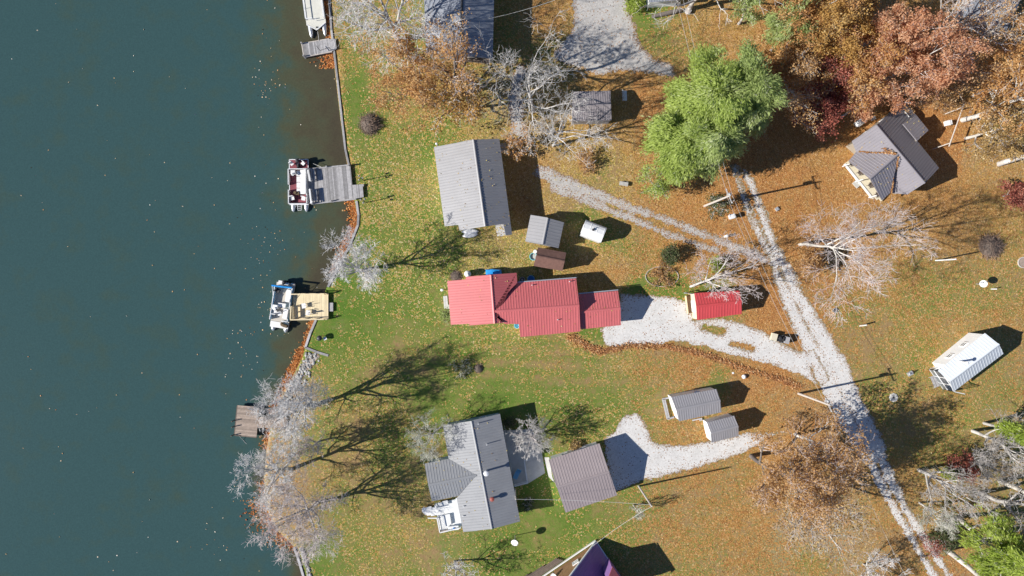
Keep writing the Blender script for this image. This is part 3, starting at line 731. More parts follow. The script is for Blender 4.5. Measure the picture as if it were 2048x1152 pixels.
# --- grey roofed house by the two bench dock
h = House('lake_house', 'large pale grey metal roofed house nearest the grey dock with two benches', 'roof_grey', 'siding_white', W(950, 370))
r0, r1 = c7(522, 243), c7(620, 957)
h.plane([(*r0, 4.6), (*r1, 4.6)], (*c7(240, 630), 2.9), [r0, r1, c7(408, 992), c7(397, 945), c7(285, 957), c7(197, 305)])
h.plane([(*r0, 4.6), (*r1, 4.6)], (*c7(790, 640), 3.15), [r0, c7(735, 236), c7(840, 1025), c7(788, 1032), c7(768, 938), r1])
h.plane([(*c7(768, 938), 3.35), (*c7(784, 1032), 3.35)], (*c7(710, 995), 3.0), [c7(768, 938), c7(784, 1032), c7(718, 1040), c7(702, 950)])
h.plane([(*c7(738, 280), 2.8), (*c7(752, 352), 2.8)], (*c7(793, 312), 2.4), [c7(740, 280), c7(790, 275), c7(795, 348), c7(752, 352)])
h.ridge((*r0, 4.6), (*r1, 4.6))
h.wall([c7(197, 305), c7(735, 240), c7(838, 1020), c7(768, 938), c7(620, 955), c7(408, 990), c7(397, 945), c7(285, 957)], 2.9)
h.done()
for t in (.2, .45, .75): h.window(0, 0, t, 1.6)
for i in range(1, len(h.walls[0])): 
    if (h.walls[0][(i + 1) % len(h.walls[0])] - h.walls[0][i]).length > 6: h.window(0, i, .3, 1.6); h.window(0, i, .7, 1.6)
p = W(*c7(222, 285), 3.0)
v = MB().tube(p - Vector((0, 0, 2.9)), p + Vector((0, 0, .5)), .07, .07, 8); v.lathe(p + Vector((0, 0, .5)), [(.07, 0), (.16, .04), (.15, .14), (.05, .2)], 10)
v.build('flue', 'metal_white', h.root)

HA = h
# --- red roofed house
h = House('red_roof_house', 'long L-shaped house with ribbed coral red metal roofs, beside the white gravel drive', 'roof_red', 'siding_white', W(1050, 605), rib=.34)
r0, r1 = c8(718, 310), c8(752, 740)
h.plane([(*r0, 4.3), (*r1, 4.3)], (*c8(345, 560), 2.8), [r0, r1, c8(527, 757), c8(525, 742), c8(362, 750), c8(330, 365), c8(495, 348), c8(497, 328)])
h.plane([(*r0, 4.3), (*r1, 4.3)], (*c8(950, 420), 3.3), [r0, c8(945, 290), c8(950, 380), c8(900, 430), c8(740, 620), c8(752, 672), c8(830, 737), r1])
h.ridge((*r0, 4.3), (*r1, 4.3))
m0, m1 = c8(752, 632), c8(1500, 580)
h.plane([(*m0, 4.3), (*m1, 4.3)], (*c8(1210, 360), 2.7), [m0, m1, c8(1472, 340), c8(948, 378), c8(742, 612)])
h.plane([(*m0, 4.3), (*m1, 4.3)], (*c8(1245, 835), 2.6), [m0, m1, c8(1510, 810), c8(980, 860), c8(962, 745), c8(838, 743)])
h.ridge((*m0, 4.3), (*m1, 4.3))
e0, e1 = c8(1500, 640), c8(1865, 604)
h.plane([(*e0, 3.3), (*e1, 3.3)], (*c8(1670, 465), 2.3), [e0, e1, c8(1843, 450), c8(1492, 482)])
h.plane([(*e0, 3.3), (*e1, 3.3)], (*c8(1690, 772), 2.2), [e0, e1, c8(1868, 755), c8(1512, 792)])
h.ridge((*e0, 3.3), (*e1, 3.3))
h.wall([c8(335, 368), c8(495, 350), c8(497, 330), c8(942, 293), c8(950, 378), c8(1470, 343), c8(1508, 808), c8(982, 857), c8(962, 745), c8(365, 748)], 2.6)
h.wall([c8(1480, 483), c8(1842, 452), c8(1866, 754), c8(1500, 790)], 2.25, ins=.25)
h.done()
for wi in (0, 1):
    for i in range(len(h.walls[wi])):
        L = (h.walls[wi][(i + 1) % len(h.walls[wi])] - h.walls[wi][i]).length
        if L > 5:
            for t in ((.25, .7) if L < 9 else (.15, .4, .65, .88)): h.window(wi, i, t, 1.5, .9, 1.0)
for (x, y) in (c8(1080, 400), c8(1308, 706), c8(1412, 368)):
    o, p = h.stub('vent_pipe', x, y, 3.5, .42, .06, 'metal_white')
p = W(*c8(1873, 606), 3.0)
MB().box(p, (.25, .16, .2)).build('gable_lamp', 'trim_white', h.root)
# gutters, pale line on the north eaves
g = MB(); g.beam(W(*c8(955, 378), 2.62) + Vector((0, .07, 0)), W(*c8(1474, 338), 2.62) + Vector((0, .07, 0)), .13, .1); g.build('gutter', 'aluminium', h.root)
g = MB(); g.beam(W(*c8(1494, 481), 2.22) + Vector((0, .09, 0)), W(*c8(1845, 448), 2.22) + Vector((0, .09, 0)), .13, .1); g.build('gutter', 'aluminium', h.root)

HB = h
# --- grey house, south
h = House('grey_roof_house', 'large grey metal roofed house with a west wing and a round-ended white deck', 'roof_grey_cool', 'siding_blue', W(960, 945), rib=.36)
r0, r1 = cC(300, 172), cC(470, 1060)
jx = cC(375, 612)
RR = [(*r0, 4.05), (*r1, 4.05)]
h.plane(RR, (*cC(90, 345), 2.9), [r0, jx, cC(340, 622), cC(112, 482), cC(65, 210)])
h.plane(RR, (*cC(90, 345), 2.9), [jx, r1, cC(232, 1085), cC(177, 808), cC(340, 622)])
h.plane(RR, (*cC(620, 560), 3.1), [r0, cC(535, 115), cC(700, 998), r1])
h.ridge(*RR)
w0, w1 = c1(548, 948), c1(150, 1030)
h.plane([(*w0, 3.85), (*w1, 3.85)], (*c1(220, 832), 2.9), [w0, w1, c1(120, 853), c1(318, 812)])
h.plane([(*w0, 3.85), (*w1, 3.85)], (*c1(290, 1148), 2.9), [w0, w1, c1(180, 1163), c1(395, 1120)])
h.ridge((*w0, 3.85), (*w1, 3.85))
h.wall([cC(65, 210), cC(535, 115), cC(700, 998), cC(232, 1085), cC(177, 808), c1(180, 1160), c1(120, 853), cC(112, 482)], 2.9)
h.done()
for i in range(len(h.walls[0])):
    L = (h.walls[0][(i + 1) % len(h.walls[0])] - h.walls[0][i]).length
    if L > 4:
        for t in ((.3, .7) if L < 9 else (.12, .35, .6, .85)): h.window(0, i, t, 1.5, .9, 1.1)
for (x, y) in (cC(358, 190), cC(428, 359)):
    h.stub('vent_pipe', *(x, y), 4, .75, .055, 'metal_white')
for (x, y) in (cC(235, 872), cC(232, 952)):
    h.stub('vent_pipe', *(x, y), 4, .3, .06, 'metal_white')
o, p = h.stub('flue', *cC(425, 580), 4.6, 1.15, .13, 'galv')
MB().lathe(p + Vector((0, 0, 1.15)), [(.14, 0), (.33, .06), (.36, .3), (.30, .42), (.1, .5)], 14).build('flue_cap', 'metal_white', h.root)
o, p = h.stub('flue', *cC(470, 806), 4.6, .5, .14, 'red_cap')
MB().lathe(p + Vector((0, 0, .5)), [(.14, 0), (.30, .04), (.28, .16), (.06, .24)], 12).build('flue_cap', 'red_cap', h.root)

HC = h
# --- white deck of the grey house
dk = thing('deck', 'bright white deck with railings and rounded ramp in the corner of the grey house', 'deck', W(900, 1030))
cW = crop(820, 980, 1382 / 120)
b = MB()
def deck_boards(b, poly, z, th=.06, ang=0.0, bw=.16, gap=.012):
    P = [(p[0], p[1]) for p in poly]; c, s_ = math.cos(ang), math.sin(ang)
    Q = [(x * c + y * s_, -x * s_ + y * c) for x, y in P]
    v = math.floor(min(q[1] for q in Q) / bw) * bw
    while v < max(q[1] for q in Q):
        m_ = v + bw / 2; xs_ = []
        for (ax, ay), (bx, by) in zip(Q, Q[1:] + Q[:1]):
            if (ay > m_) != (by > m_): xs_.append(ax + (bx - ax) * (m_ - ay) / (by - ay))
        xs_.sort()
        for x0, x1 in zip(xs_[::2], xs_[1::2]):
            if x1 - x0 < .05: continue
            cx_, cy_ = (x0 + x1) / 2 * c - m_ * s_, (x0 + x1) / 2 * s_ + m_ * c
            b.ti = random.random(); b.box((cx_, cy_, z - th / 2), (x1 - x0, bw - gap, th), ang)
        v += bw
    return b
body = [W(*cW(*q), .5) for q in ((585, 300), (880, 240), (1075, 195), (1185, 770), (1180, 815), (705, 925), (640, 600), (600, 400))]
ramp_ = [W(*cW(*q), .42) for q in ((600, 395), (690, 590), (420, 590), (340, 560), (280, 500), (270, 440), (310, 395), (410, 385))]
deck_boards(b, body, .5, ang=R(11), gap=.005); deck_boards(b, ramp_, .44, ang=R(11), gap=.005)
b.build('floor', 'trim_white', dk)
def railing(b, pts, z0, hgt=.95, post=.1, gap=1.3, slats=True, w=.12):
    for a, c in zip(pts, pts[1:]):
        a = Vector((a[0], a[1], z0)); c = Vector((c[0], c[1], z0)); L = (c - a).length; n = max(1, round(L / gap))
        for k in range(n + 1):
            p = a.lerp(c, k / n); b.box(p + Vector((0, 0, hgt / 2)), (post, post, hgt))
        b.beam(a + Vector((0, 0, hgt)), c + Vector((0, 0, hgt)), w, .05); b.beam(a + Vector((0, 0, .12)), c + Vector((0, 0, .12)), .05, .06)
        if slats:
            m_ = max(1, int(L / .16))
            for k in range(1, m_): b.box(a.lerp(c, k / m_) + Vector((0, 0, hgt / 2)), (.035, .035, hgt - .2))
    return b
for seg in (((590, 300), (632, 395)), ((640, 600), (705, 925), (1180, 815)), ((420, 640), (660, 640))):
    railing(MB(), [W(*cW(*q), .5) for q in seg], .5 if seg[0][0] != 420 else .3, .95 if seg[0][0] != 420 else .35).build('railing', 'trim_white', dk)
b = MB(); b.prism([W(*cW(*q), .2) for q in ((720, 935), (870, 905), (870, 960), (740, 975))], -.05, .3); b.build('step', 'wood_mid', dk)
for bx in (((665, 290), (865, 245), (880, 330), (690, 370)), ((740, 590), (915, 555), (955, 800), (790, 840))):
    tb = thing('patio_table', 'low white slatted table in the middle of the white deck' if bx[0][0] > 700 else 'white slatted bench table against the wing wall on the white deck', 'table', W(*cW(*bx[0]), .5) * 1, 'white deck tables')
    tb.location.z = .5; ORG[tb] = Vector(tb.location)
    P = [W(*cW(*q), .84) for q in bx]
    m = MB(); deck_boards(m, [(p.x, p.y) for p in P], .84, .04, R(11), .14, .006); m.build('tabletop', 'trim_white', tb)
    cc = sum(P, Vector()) / 4
    for p in P:
        q = p.lerp(cc, .12); MB().box((q.x, q.y, .65), (.07, .07, .3)).build('leg', 'trim_white', tb)
bx = thing('storage_bench', 'white bench box with a small blue item, on the south rail of the white deck', 'bench', W(*cW(1000, 880), .5))
bx.location.z = .5; ORG[bx] = Vector(bx.location)
MB().prism([W(*cW(*q), 1.0) for q in ((875, 855), (1110, 830), (1120, 910), (885, 935))], .5, 1.05).build('box', 'white_plastic', bx)
MB().prism([W(*cW(*q), 1.1) for q in ((870, 848), (1114, 824), (1124, 914), (880, 940))], 1.05, 1.11).build('lid', 'white_plastic', bx)
MB().lathe(W(*cW(1010, 882), 1.11), [(.12, 0), (.14, .05), (.12, .14), (.05, .16)], 10).build('cushion', 'blue_plastic', bx)

# east patio of the grey house: concrete, rail, lounger
b = MB(); b.prism([W(*cC(*q), .05) for q in ((560, 250), (800, 240), (880, 440), (905, 600), (760, 690), (650, 705))], -.1, .09)
struct(b.build('patio', 'concrete', loc=W(1040, 910)))
rl = thing('patio_railing', 'white railing around the shaded concrete patio east of the grey house', 'railing', W(1050, 950))
railing(MB(), [W(*cC(*q), .9) for q in ((735, 500), (760, 680), (655, 708))], .09, .95).build('rail', 'trim_white', rl)
MB().beam(W(*cC(735, 500), 1.0), W(*cC(778, 492), 1.0), .09, .06).build('handrail', 'trim_white', rl)
lg = thing('sun_lounger', 'faded blue sun lounger on the shaded patio east of the grey house', 'lounger', W(*cC(675, 600)))
A, B = W(*cC(692, 565)), W(*cC(655, 640))
u = (B - A).normalized(); y = Vector((-u.y, u.x, 0)); q = Matrix((u, y, (0, 0, 1))).transposed()
MB().box(A.lerp(B, .62) + Vector((0, 0, .46)), ((B - A).length * .75, .62, .08), mtx=q).build('seat', 'blue_faded', lg)
MB().beam(A.lerp(B, .27) + Vector((0, 0, .48)), A.lerp(B, -.08) + Vector((0, 0, .92)), .62, .07).build('backrest', 'blue_faded', lg)
for t, sgn in ((.3, 1), (.3, -1), (.92, 1), (.92, -1)):
    p = A.lerp(B, t) + y * sgn * .26; MB().box(p + Vector((0, 0, .26)), (.05, .05, .34)).build('leg', 'trim_white', lg)

# --- taupe garage
h = House('garage', 'detached garage with taupe brown ribbed roof, between the grey house and the gravel lane', 'roof_taupe', 'siding_white', W(1165, 955), 'garage')
h.gable([c1(1210, 1050), c1(1640, 922)], 3.9, 2.6, [c1(1140, 820), c1(1560, 685)], [c1(1281, 1256), c1(1705, 1113)])
h.wall([c1(1140, 820), c1(1560, 685), c1(1705, 1113), c1(1281, 1256)], 2.6).done()
P = h.walls[0]
for i in range(4):
    a, b_ = P[i], P[(i + 1) % 4]; n = Vector(((b_ - a).y, -(b_ - a).x)).normalized()
    if n.x > .7: h.door(0, i, .5, 4.8, 2.2)
    elif n.y > .7: h.window(0, i, .3, 1.5); h.window(0, i, .7, 1.5)
b = MB(); b.prism([W(*c1(*q)) for q in ((1105, 800), (1145, 800), (1170, 960), (1190, 1010), (1140, 960))], -.1, .06)
struct(b.build('concrete_apron', 'concrete', loc=W(1095, 930)))

# --- north house at the top edge
h = House('north_house', 'blue grey metal roofed house cut by the top edge, under bare branch shadows', 'roof_blue_grey', 'siding_grey', W(915, 40))
R0, R1 = (926, -90), (921.5, 111)
h.plane([(*R0, 5.0), (*R1, 5.0)], (847, 0, 3.4), [R0, R1, (852, 106), (845, -90)])
h.plane([(*R0, 5.0), (*R1, 5.0)], (988, 0, 3.4), [R0, R1, (985.5, 117), (990, -90)])
h.ridge((*R0, 5.0), (*R1, 5.0))
h.wall([(845, -90), (990, -90), (985, 116), (852, 105)], 3.0).done(capmat='dark_metal')
h.stub('vent_pipe', 979, 36, 3.2, .4, .05, 'galv')
dk = thing('deck', 'weathered wooden deck on the south end of the blue grey top house', 'deck', W(950, 122))
P = [W(912, 108, 1.6), W(980, 116, 1.6), W(978, 128, 1.6), W(911, 121, 1.6)]
b = MB(); deck_boards(b, [(p.x, p.y) for p in P], 1.6, ang=R(84)); b.build('floor', 'wood_mid', dk)
railing(MB(), [P[0], P[3], P[2], P[1]], 1.6, .9).build('railing', 'wood_mid', dk)
for p in P: MB().box((p.x, p.y, .75), (.14, .14, 1.6)).build('post', 'wood_mid', dk)
deck_table = thing('deck_bench', 'dark metal bench standing on the weathered deck of the top house', 'bench', W(948, 121, 1.6)); 
p = W(948, 121, 1.6); m = MB()
for k in range(3): m.box(p + Vector((0, -.18 + k * .18, .42)), (1.2, .1, .04))
m.build('seat', 'dark_metal', deck_table)
for sx in (-.55, .55): MB().box(p + Vector((sx, 0, .2)), (.05, .42, .4)).build('leg', 'dark_metal', deck_table)

# --- purple roofed A-frame at the bottom edge
h = House('a_frame_house', 'tall brown fronted A-frame with shaded purple metal roof at the bottom edge', 'roof_purple', 'wood_brown', W(1150, 1130), rib=.45, ribh=.03)
N0 = W(1193, 1085, .6); U = Vector((-.827, -.561, 0)); V = Vector((.561, -.827, 0)); HW, AP, LN = 6.6, 7.3, 12.5
ap = N0 + U * HW; ap.z = AP
def px_of(p): k = H / (H - p.z) * S; return (1024 + p.x * k, 576 - p.y * k)
o0, o1 = ap - V * .15, ap + V * LN
e0, e1 = N0 - V * .15, N0 + V * LN
s1 = Vector((N0.x, N0.y, .6)) + U * 2 * HW
T = lambda p: (*px_of(p), p.z)
h.plane([T(o0), T(o1)], T(e0), [px_of(o0), px_of(o1), px_of(e1), px_of(e0)])
h.plane([T(o0), T(o1)], T(s1), [px_of(o0), px_of(o1), px_of(s1 + V * LN), px_of(s1 - V * .15)])
h.ridge(T(o0), T(o1))
h.done()
w = MB(); q0 = N0 + V * .2; g0 = Vector((q0.x, q0.y, 0)); a0 = ap + V * .2; s0 = s1 + V * .2
for off_ in (0, LN - .6):
    w.add([g0 + V * off_, Vector((s0.x, s0.y, 0)) + V * off_, s0 + V * off_, a0 + V * off_ - Vector((0, 0, .15)), q0 + V * off_], [(0, 1, 2, 3, 4)])
w.build('wall', 'wood_brown', h.root)
b = MB(); b.beam(N0 - V * .2 + Vector((0, 0, .05)), ap - V * .2 + Vector((0, 0, .05)), .14, .26); b.beam(s1 - V * .2, ap - V * .2, .14, .26); b.build('bargeboard', 'trim_white', h.root)
b = MB(); b.beam(g0 - V * .35 + Vector((0, 0, .25)), Vector((s1.x, s1.y, .25)) - V * .35 + V * .2, .12, .35); b.build('skirt_board', 'trim_white', h.root)
b = MB(); b.beam(e0 + Vector((.06, 0, 0)), e1, .12, .1); b.build('gutter', 'trim_white', h.root)
wc = N0 + U * 3.6 - V * -.12; wc.z = 1.9; qm = Matrix((U, -V, (0, 0, 1))).transposed()
m = MB()
for sx in (-1, 1): m.box(wc + U * sx * .42, (.1, .14, .9), mtx=qm)
for sz in (-1, 0, 1): m.box(wc + Vector((0, 0, sz * .4)), (.74, .13, .1), mtx=qm)
wo = m.build('window', 'trim_white', h.root); MB().box(wc, (.8, .06, .8), mtx=qm).build('pane', 'glass_light', wo)
# porch roof in the sun on its east side
pr = [W(1225, 1133, 4.5), W(1264, 1190, 4.5), W(1240, 1206, 5.3), W(1215, 1160, 5.3)]
m = MB(); m.slab(pr, Vector((0, 0, 1)), .1); m.build('dormer_roof', 'roof_red', h.root)
m = MB(); dq = [(p.x - .12, p.y) for p in pr]; m.prism(dq, 1.6, 4.4); m.build('dormer_wall', 'roof_purple', h.root)
dk = thing('deck', 'dark grey low deck along the brown A-frame front at the bottom edge', 'deck', W(1070, 1130))
m = MB(); D0 = g0 + U * 5.0 - V * .6; deck_boards(m, [(p.x, p.y) for p in (D0, D0 + U * 8.5, D0 + U * 8.5 - V * 1.4, D0 - V * .7 + U * .6)], .32, .06, math.atan2(U.y, U.x), .2, .03); m.build('floor', 'wood_dark', dk)

def dish(label, foot, r, aim, pole, m='white_plastic', tiltbase=0.0):
    """satellite dish: pole, reflector, feed arm"""
    t = thing('satellite_dish', label, 'satellite dish', foot, None)
    f = Vector(foot); top = f + Vector((0, 0, pole)); a = Vector(aim).normalized()
    MB().tube(f - Vector((0, 0, .1)), top, .045, .045, 8).build('pole', 'galv', t)
    c = top + a * .12
    prof = [(r * k / 6, .16 * r * 1.6 * (k / 6) ** 2) for k in range(1, 7)]
    b = MB(); b.lathe(c, [(.02, 0)] + prof + [(r * .98, prof[-1][1] - .03), (r * .5, .02), (.03, -.04)], 22, a); b.build('reflector', m, t, smooth=True)
    low = (Vector((0, 0, -1)) - a * a.dot(Vector((0, 0, -1)))).normalized()
    MB().tube(c + low * r * .95 + a * .2 * r, c + low * r * .35 + a * r * 1.25, .022, .022, 6).build('feed_arm', 'galv', t)
    MB().lathe(c + low * r * .35 + a * r * 1.25, [(.03, -.1), (.06, -.04), (.06, .06), (.03, .1)], 8, a).build('feed_horn', 'dark_metal', t)
    return t
dish('oval grey satellite dish fixed in front of the brown A-frame wall', W(*c2(1222, 790), .3), .5, (-.5, .45, .85), 1.6, 'metal_white')
dish('round white satellite dish on the lawn below the grey house', W(1030, 1071, 0), .48, (-.25, -.35, .9), 2.2)
dish('round white satellite dish alone in the rust coloured field beside a white marker', W(1952, 568, 0), .48, (-.3, .1, .95), 1.35)

# --- sheds
def shed(label, ridge, hr, he, n_side, s_side, roofm, wallm, at, rib=.36, cat='shed', door=None, wall_in=.12, group='garden sheds'):
    h = House('shed', label, roofm, wallm, at, cat, group, rib)
    h.gable(ridge, hr, he, n_side, s_side, th=.08)
    h.wall([n_side[0], n_side[1], s_side[1], s_side[0]], he, ins=wall_in).done()
    return h
h = shed('weathered grey roofed shed under the white bare tree, with a white bench behind it', [c3(200, 935), c3(540, 930)], 3.2, 2.4, [c3(207, 812), c3(535, 803)], [c3(195, 1072), c3(546, 1066)], 'roof_weathered', 'wood_grey', W(1184, 212), .3)
h.door(0, 1, .5, .9, 1.9, 0, 'wood_dark')
h = shed('square shed with two-tone pale and dark grey roof, west of the white shed', [c7(1135, 888), c7(1092, 1105)], 3.3, 2.5, [c7(992, 865), c7(948, 1080)], [c7(1267, 925), c7(1222, 1137)], 'roof_grey', 'siding_grey', W(1089, 464), .42)
h = shed('small shed with dull brown shingle roof, beside the turquoise tub', [c8(1117, 140), c8(1370, 190)], 3.2, 2.45, [c8(1135, 65), c8(1385, 112)], [c8(1095, 230), c8(1350, 275)], 'shingle_brown', 'wood_dark', W(1101, 518), 0)
h = shed('red ribbed shed with cream front wall, at the head of the gravel drive', [c5(853, 588), c5(1255, 543)], 3.3, 2.5, [c5(835, 470), c5(1235, 448)], [c5(860, 710), c5(1256, 655)], 'roof_scarlet', 'siding_cream', W(1433, 612), .36, wall_in=.1)
for i, P in enumerate(h.walls[0]):
    a, b_ = h.walls[0][i], h.walls[0][(i + 1) % 4]
    if Vector(((b_ - a).y, -(b_ - a).x)).normalized().x < -.7: h.door(0, i, .5, 1.5, 1.9, .1, 'trim_white')
fr = thing('timber_porch', 'low timber porch in front of the cream and red shed', 'porch', W(1376, 612))
P = [W(*c5(*q), .2) for q in ((755, 495), (800, 490), (822, 645), (775, 652))]
m = MB(); deck_boards(m, [(p.x, p.y) for p in P], .2, .08, R(82), .2, .02); m.build('floor', 'wood_brown', fr)
m = MB(); m.beam(W(*c5(758, 495), .35), W(*c5(778, 652), .35), .1, .5); m.build('edge_board', 'wood_new', fr)
m = MB(); 
for q in ((757, 470), (800, 478)): m.box(W(*c5(*q), .7), (.1, .1, 1.4))
m.beam(W(*c5(757, 470), 1.2), W(*c5(800, 478), 1.2), .06, .1); m.build('gate_post', 'wood_grey', fr)

h = shed('long grey ribbed shed with white west end, the northern of the grey shed pair', [c6(627, 410), c6(990, 335)], 3.3, 2.5, [c6(585, 305), c6(958, 238)], [c6(650, 505), c6(1000, 430)], 'roof_shed_grey', 'siding_white', W(1390, 810), .3, wall_in=.1)
for i in range(4):
    a, b_ = h.walls[0][i], h.walls[0][(i + 1) % 4]; nn = Vector(((b_ - a).y, -(b_ - a).x)).normalized()
    if nn.x < -.7: h.door(0, i, .5, 1.3, 1.9, .1)
    if nn.y > .7: h.window(0, i, .4, 1.5, .7, .7)
fr = thing('ramp_frame', 'white timber ramp frame on the grass at the end of the long grey shed', 'frame', W(1335, 820))
m = MB()
for a, b_ in (((515, 320), (580, 308)), ((515, 320), (555, 485)), ((530, 318), (568, 480)), ((555, 485), (608, 470))):
    m.beam(W(*c6(*a), .15), W(*c6(*b_), .15), .2, .3)
m.build('frame', 'wood_grey', fr)
fr = thing('door_step', 'grey timber step on the south side of the long grey shed', 'step', W(*c6(800, 488)))
m = MB(); deck_boards(m, [(p.x, p.y) for p in [W(*c6(*q), .2) for q in ((760, 488), (838, 470), (842, 492), (764, 508))]], .2, .2, R(12), .18, .02); m.build('step', 'wood_grey', fr)
h = shed('smaller grey ribbed shed with white west end, the southern of the grey shed pair', [c6(914, 605), c6(1138, 546)], 3.2, 2.35, [c6(880, 515), c6(1105, 458)], [c6(918, 680), c6(1142, 625)], 'roof_shed_grey', 'siding_white', W(1443, 858), .3, wall_in=.1)
for i in range(4):
    a, b_ = h.walls[0][i], h.walls[0][(i + 1) % 4]
    if Vector(((b_ - a).y, -(b_ - a).x)).normalized().x < -.7: h.door(0, i, .5, 1.3, 1.9, .05)

# white shed with rounded roof
h = House('shed', 'small white shed with rounded roof and one dark roof vent, east of the two-tone shed', 'white_plastic', 'white_plastic', W(1188, 463), 'shed', 'garden sheds', rib=.5, ribh=.03)
cor = [c7(1450, 905), c7(1620, 970), c7(1570, 1093), c7(1402, 1030)]
A, B, C_, D_ = [Vector((*p_, 0)) for p_ in cor]
prof = [(0, 2.1), (.08, 2.45), (.22, 2.62), (.5, 2.75), (.78, 2.62), (.92, 2.45), (1, 2.1)]
for (t0, z0), (t1, z1) in zip(prof, prof[1:]):
    a, b_, c_, d_ = [p0.lerp(p1, t) for p0, p1, t in ((A, D_, t0), (B, C_, t0), (B, C_, t1), (A, D_, t1))]
    h.plane([(a.x, a.y, z0), (b_.x, b_.y, z0)], (d_.x, d_.y, z1), [a[:2], b_[:2], c_[:2], d_[:2]], .06, rib=.9)
h.wall(cor, 2.15, ins=.06).done()
h.door(0, 3, .5, 1.2, 1.8)
p = W(*c7(1508, 985), 2.75)
m = MB(); m.box(p + Vector((0, 0, .06)), (.28, .28, .12), R(20)); m.box(p + Vector((.12, .2, .1)), (.16, .1, .08), R(40)); m.build('roof_vent', 'dark_metal', h.root)

# --- charcoal house north east
h = House('charcoal_house', 'charcoal metal roofed house turned diagonally, with leaf-filled valleys and white porch', 'roof_charcoal', 'siding_tan', W(1785, 300), rib=.36)
r0, r1 = cN(635, 335), cN(1100, 890); HR = 4.9
RR = [(*r0, HR), (*r1, HR)]; j = cN(852, 594)
h.plane(RR, (*cN(1130, 615), 2.9), [r0, cN(905, 110), cN(1020, 245), cN(900, 325), cN(1025, 485), cN(1235, 745), r1])
h.plane(RR, (*cN(400, 490), 2.9), [r0, j, cN(440, 592), cN(400, 490)])
h.plane(RR, (*cN(930, 1000), 2.9), [j, r1, cN(930, 1000), cN(768, 985)])
h.ridge(*RR)
k0, k1 = cN(855, 604), cN(575, 850)
h.plane([(*k0, 4.8), (*k1, 4.8)], (*cN(400, 650), 2.9), [k0, k1, cN(370, 680), cN(440, 592)])
h.plane([(*k0, 4.8), (*k1, 4.8)], (*cN(720, 1025), 2.9), [k0, k1, cN(690, 1055), cN(768, 985)])
h.ridge((*k0, 4.8), (*k1, 4.8))
h.plane([(*cN(895, 320), 3.45), (*cN(1025, 485), 3.45)], (*cN(1075, 310), 2.7), [cN(890, 325), cN(1020, 243), cN(1135, 385), cN(1025, 487)])
h.wall([cN(410, 495), cN(905, 115), cN(1132, 385), cN(1028, 482), cN(1233, 745), cN(930, 995), cN(800, 930), cN(510, 585)], 2.9)
h.done()
for i in range(len(h.walls[0])):
    L = (h.walls[0][(i + 1) % len(h.walls[0])] - h.walls[0][i]).length
    if L > 4: h.window(0, i, .3, 1.5); h.window(0, i, .7, 1.5)
# leaves caught in its two valleys and on the red roof's valley
def valley_leaves(H0, line, n, spread, label):
    r = np.random.RandomState(len(label)); out = []; zz_ = []
    a, b = line
    for k in range(n):
        t = r.rand(); x = a[0] + (b[0] - a[0]) * t + r.randn() * spread; y = a[1] + (b[1] - a[1]) * t + r.randn() * spread
        p = W(x, y, 3.5); z = H0.top(p.x, p.y)
        if z is None: continue
        p = W(x, y, z); out.append((p.x, p.y)); zz_.append(z)
    return np.array(out), np.array(zz_)
o1_, z1_ = valley_leaves(h, (cN(470, 590), cN(840, 612)), 260, .9, 'a'); o2_, z2_ = valley_leaves(h, (cN(845, 640), cN(775, 985)), 240, .8, 'bb'); o3_, z3_ = valley_leaves(h, (cN(700, 570), cN(800, 605)), 70, 2.2, 'ccc')
xy = np.concatenate([o1_, o2_, o3_]); z = np.concatenate([z1_, z2_, z3_])
tag(leaf_sheet('roof_leaves', xy, z + .03, .17, 'litter_rust', 21, lift=.08), 'orange leaves lying in the valleys of the charcoal roof', 'leaves', kind='stuff')
def roof_scatter(H0, n, seed):
    r = np.random.RandomState(seed); out = []; zs = []
    for nn_, cc_, poly in H0.planes:
        P_ = np.array(poly); lo, hi = P_.min(0), P_.max(0)
        for k in range(n):
            x, y = lo + (hi - lo) * r.rand(2)
            if in_poly(np.array([x]), np.array([y]), poly)[0]: out.append((x, y)); zs.append((cc_ - nn_.x * x - nn_.y * y) / nn_.z)
    return np.array(out), np.array(zs)
for H0, n, l in ((HA, 70, 'few tan leaves scattered over the ribbed roof of the grey lake house'), (HB, 16, 'few tan leaves scattered over the coral red roofs'), (HC, 22, 'few tan leaves scattered over the roof of the south grey house'), (h, 30, 'few tan leaves scattered over the charcoal roof planes')):
    xy_, z_ = roof_scatter(H0, n, len(l)); tag(leaf_sheet('roof_leaves', xy_, z_ + .02, .13, 'litter', len(l), lift=.03), l, 'leaves', kind='stuff')
# porch with four chairs
pc = thing('porch', 'white porch floor along the south west front of the charcoal house', 'porch', W(1710, 360))
P = [W(*cN(*q), .4) for q in ((330, 705), (500, 590), (800, 935), (690, 1060), (640, 1045), (590, 1030))]
m = MB(); deck_boards(m, [(p.x, p.y) for p in P], .4, .08, R(-48), .3, .01); m.build('floor', 'siding_cream', pc)
m = MB(); m.beam(W(*cN(330, 708), .3), W(*cN(592, 1032), .3), .14, .4); m.build('edge_board', 'trim_white', pc)
for q in ((345, 720), (470, 868), (600, 1020)): MB().box(W(*cN(*q), 1.3), (.12, .12, 1.9)).build('post', 'trim_white', pc)
def chair(label, loc, rz, m, cat='chair', group='porch chairs', name='porch_chair'):
    t = thing(name, label, cat, (0, 0, 0), group)
    MB().box((0, 0, .42), (.56, .54, .05)).build('seat', m, t)
    MB().beam((-.27, 0, .42), (-.40, 0, .98), .54, .04).build('backrest', m, t)
    for s_ in (-1, 1): MB().box((-.02, s_ * .29, .62), (.56, .07, .04)).build('armrest', m, t)
    for a in (-.22, .24):
        for s_ in (-1, 1): MB().box((a, s_ * .25, .2), (.05, .05, .4)).build('leg', m, t)
    t.location = loc; t.rotation_euler = (0, 0, rz); return t
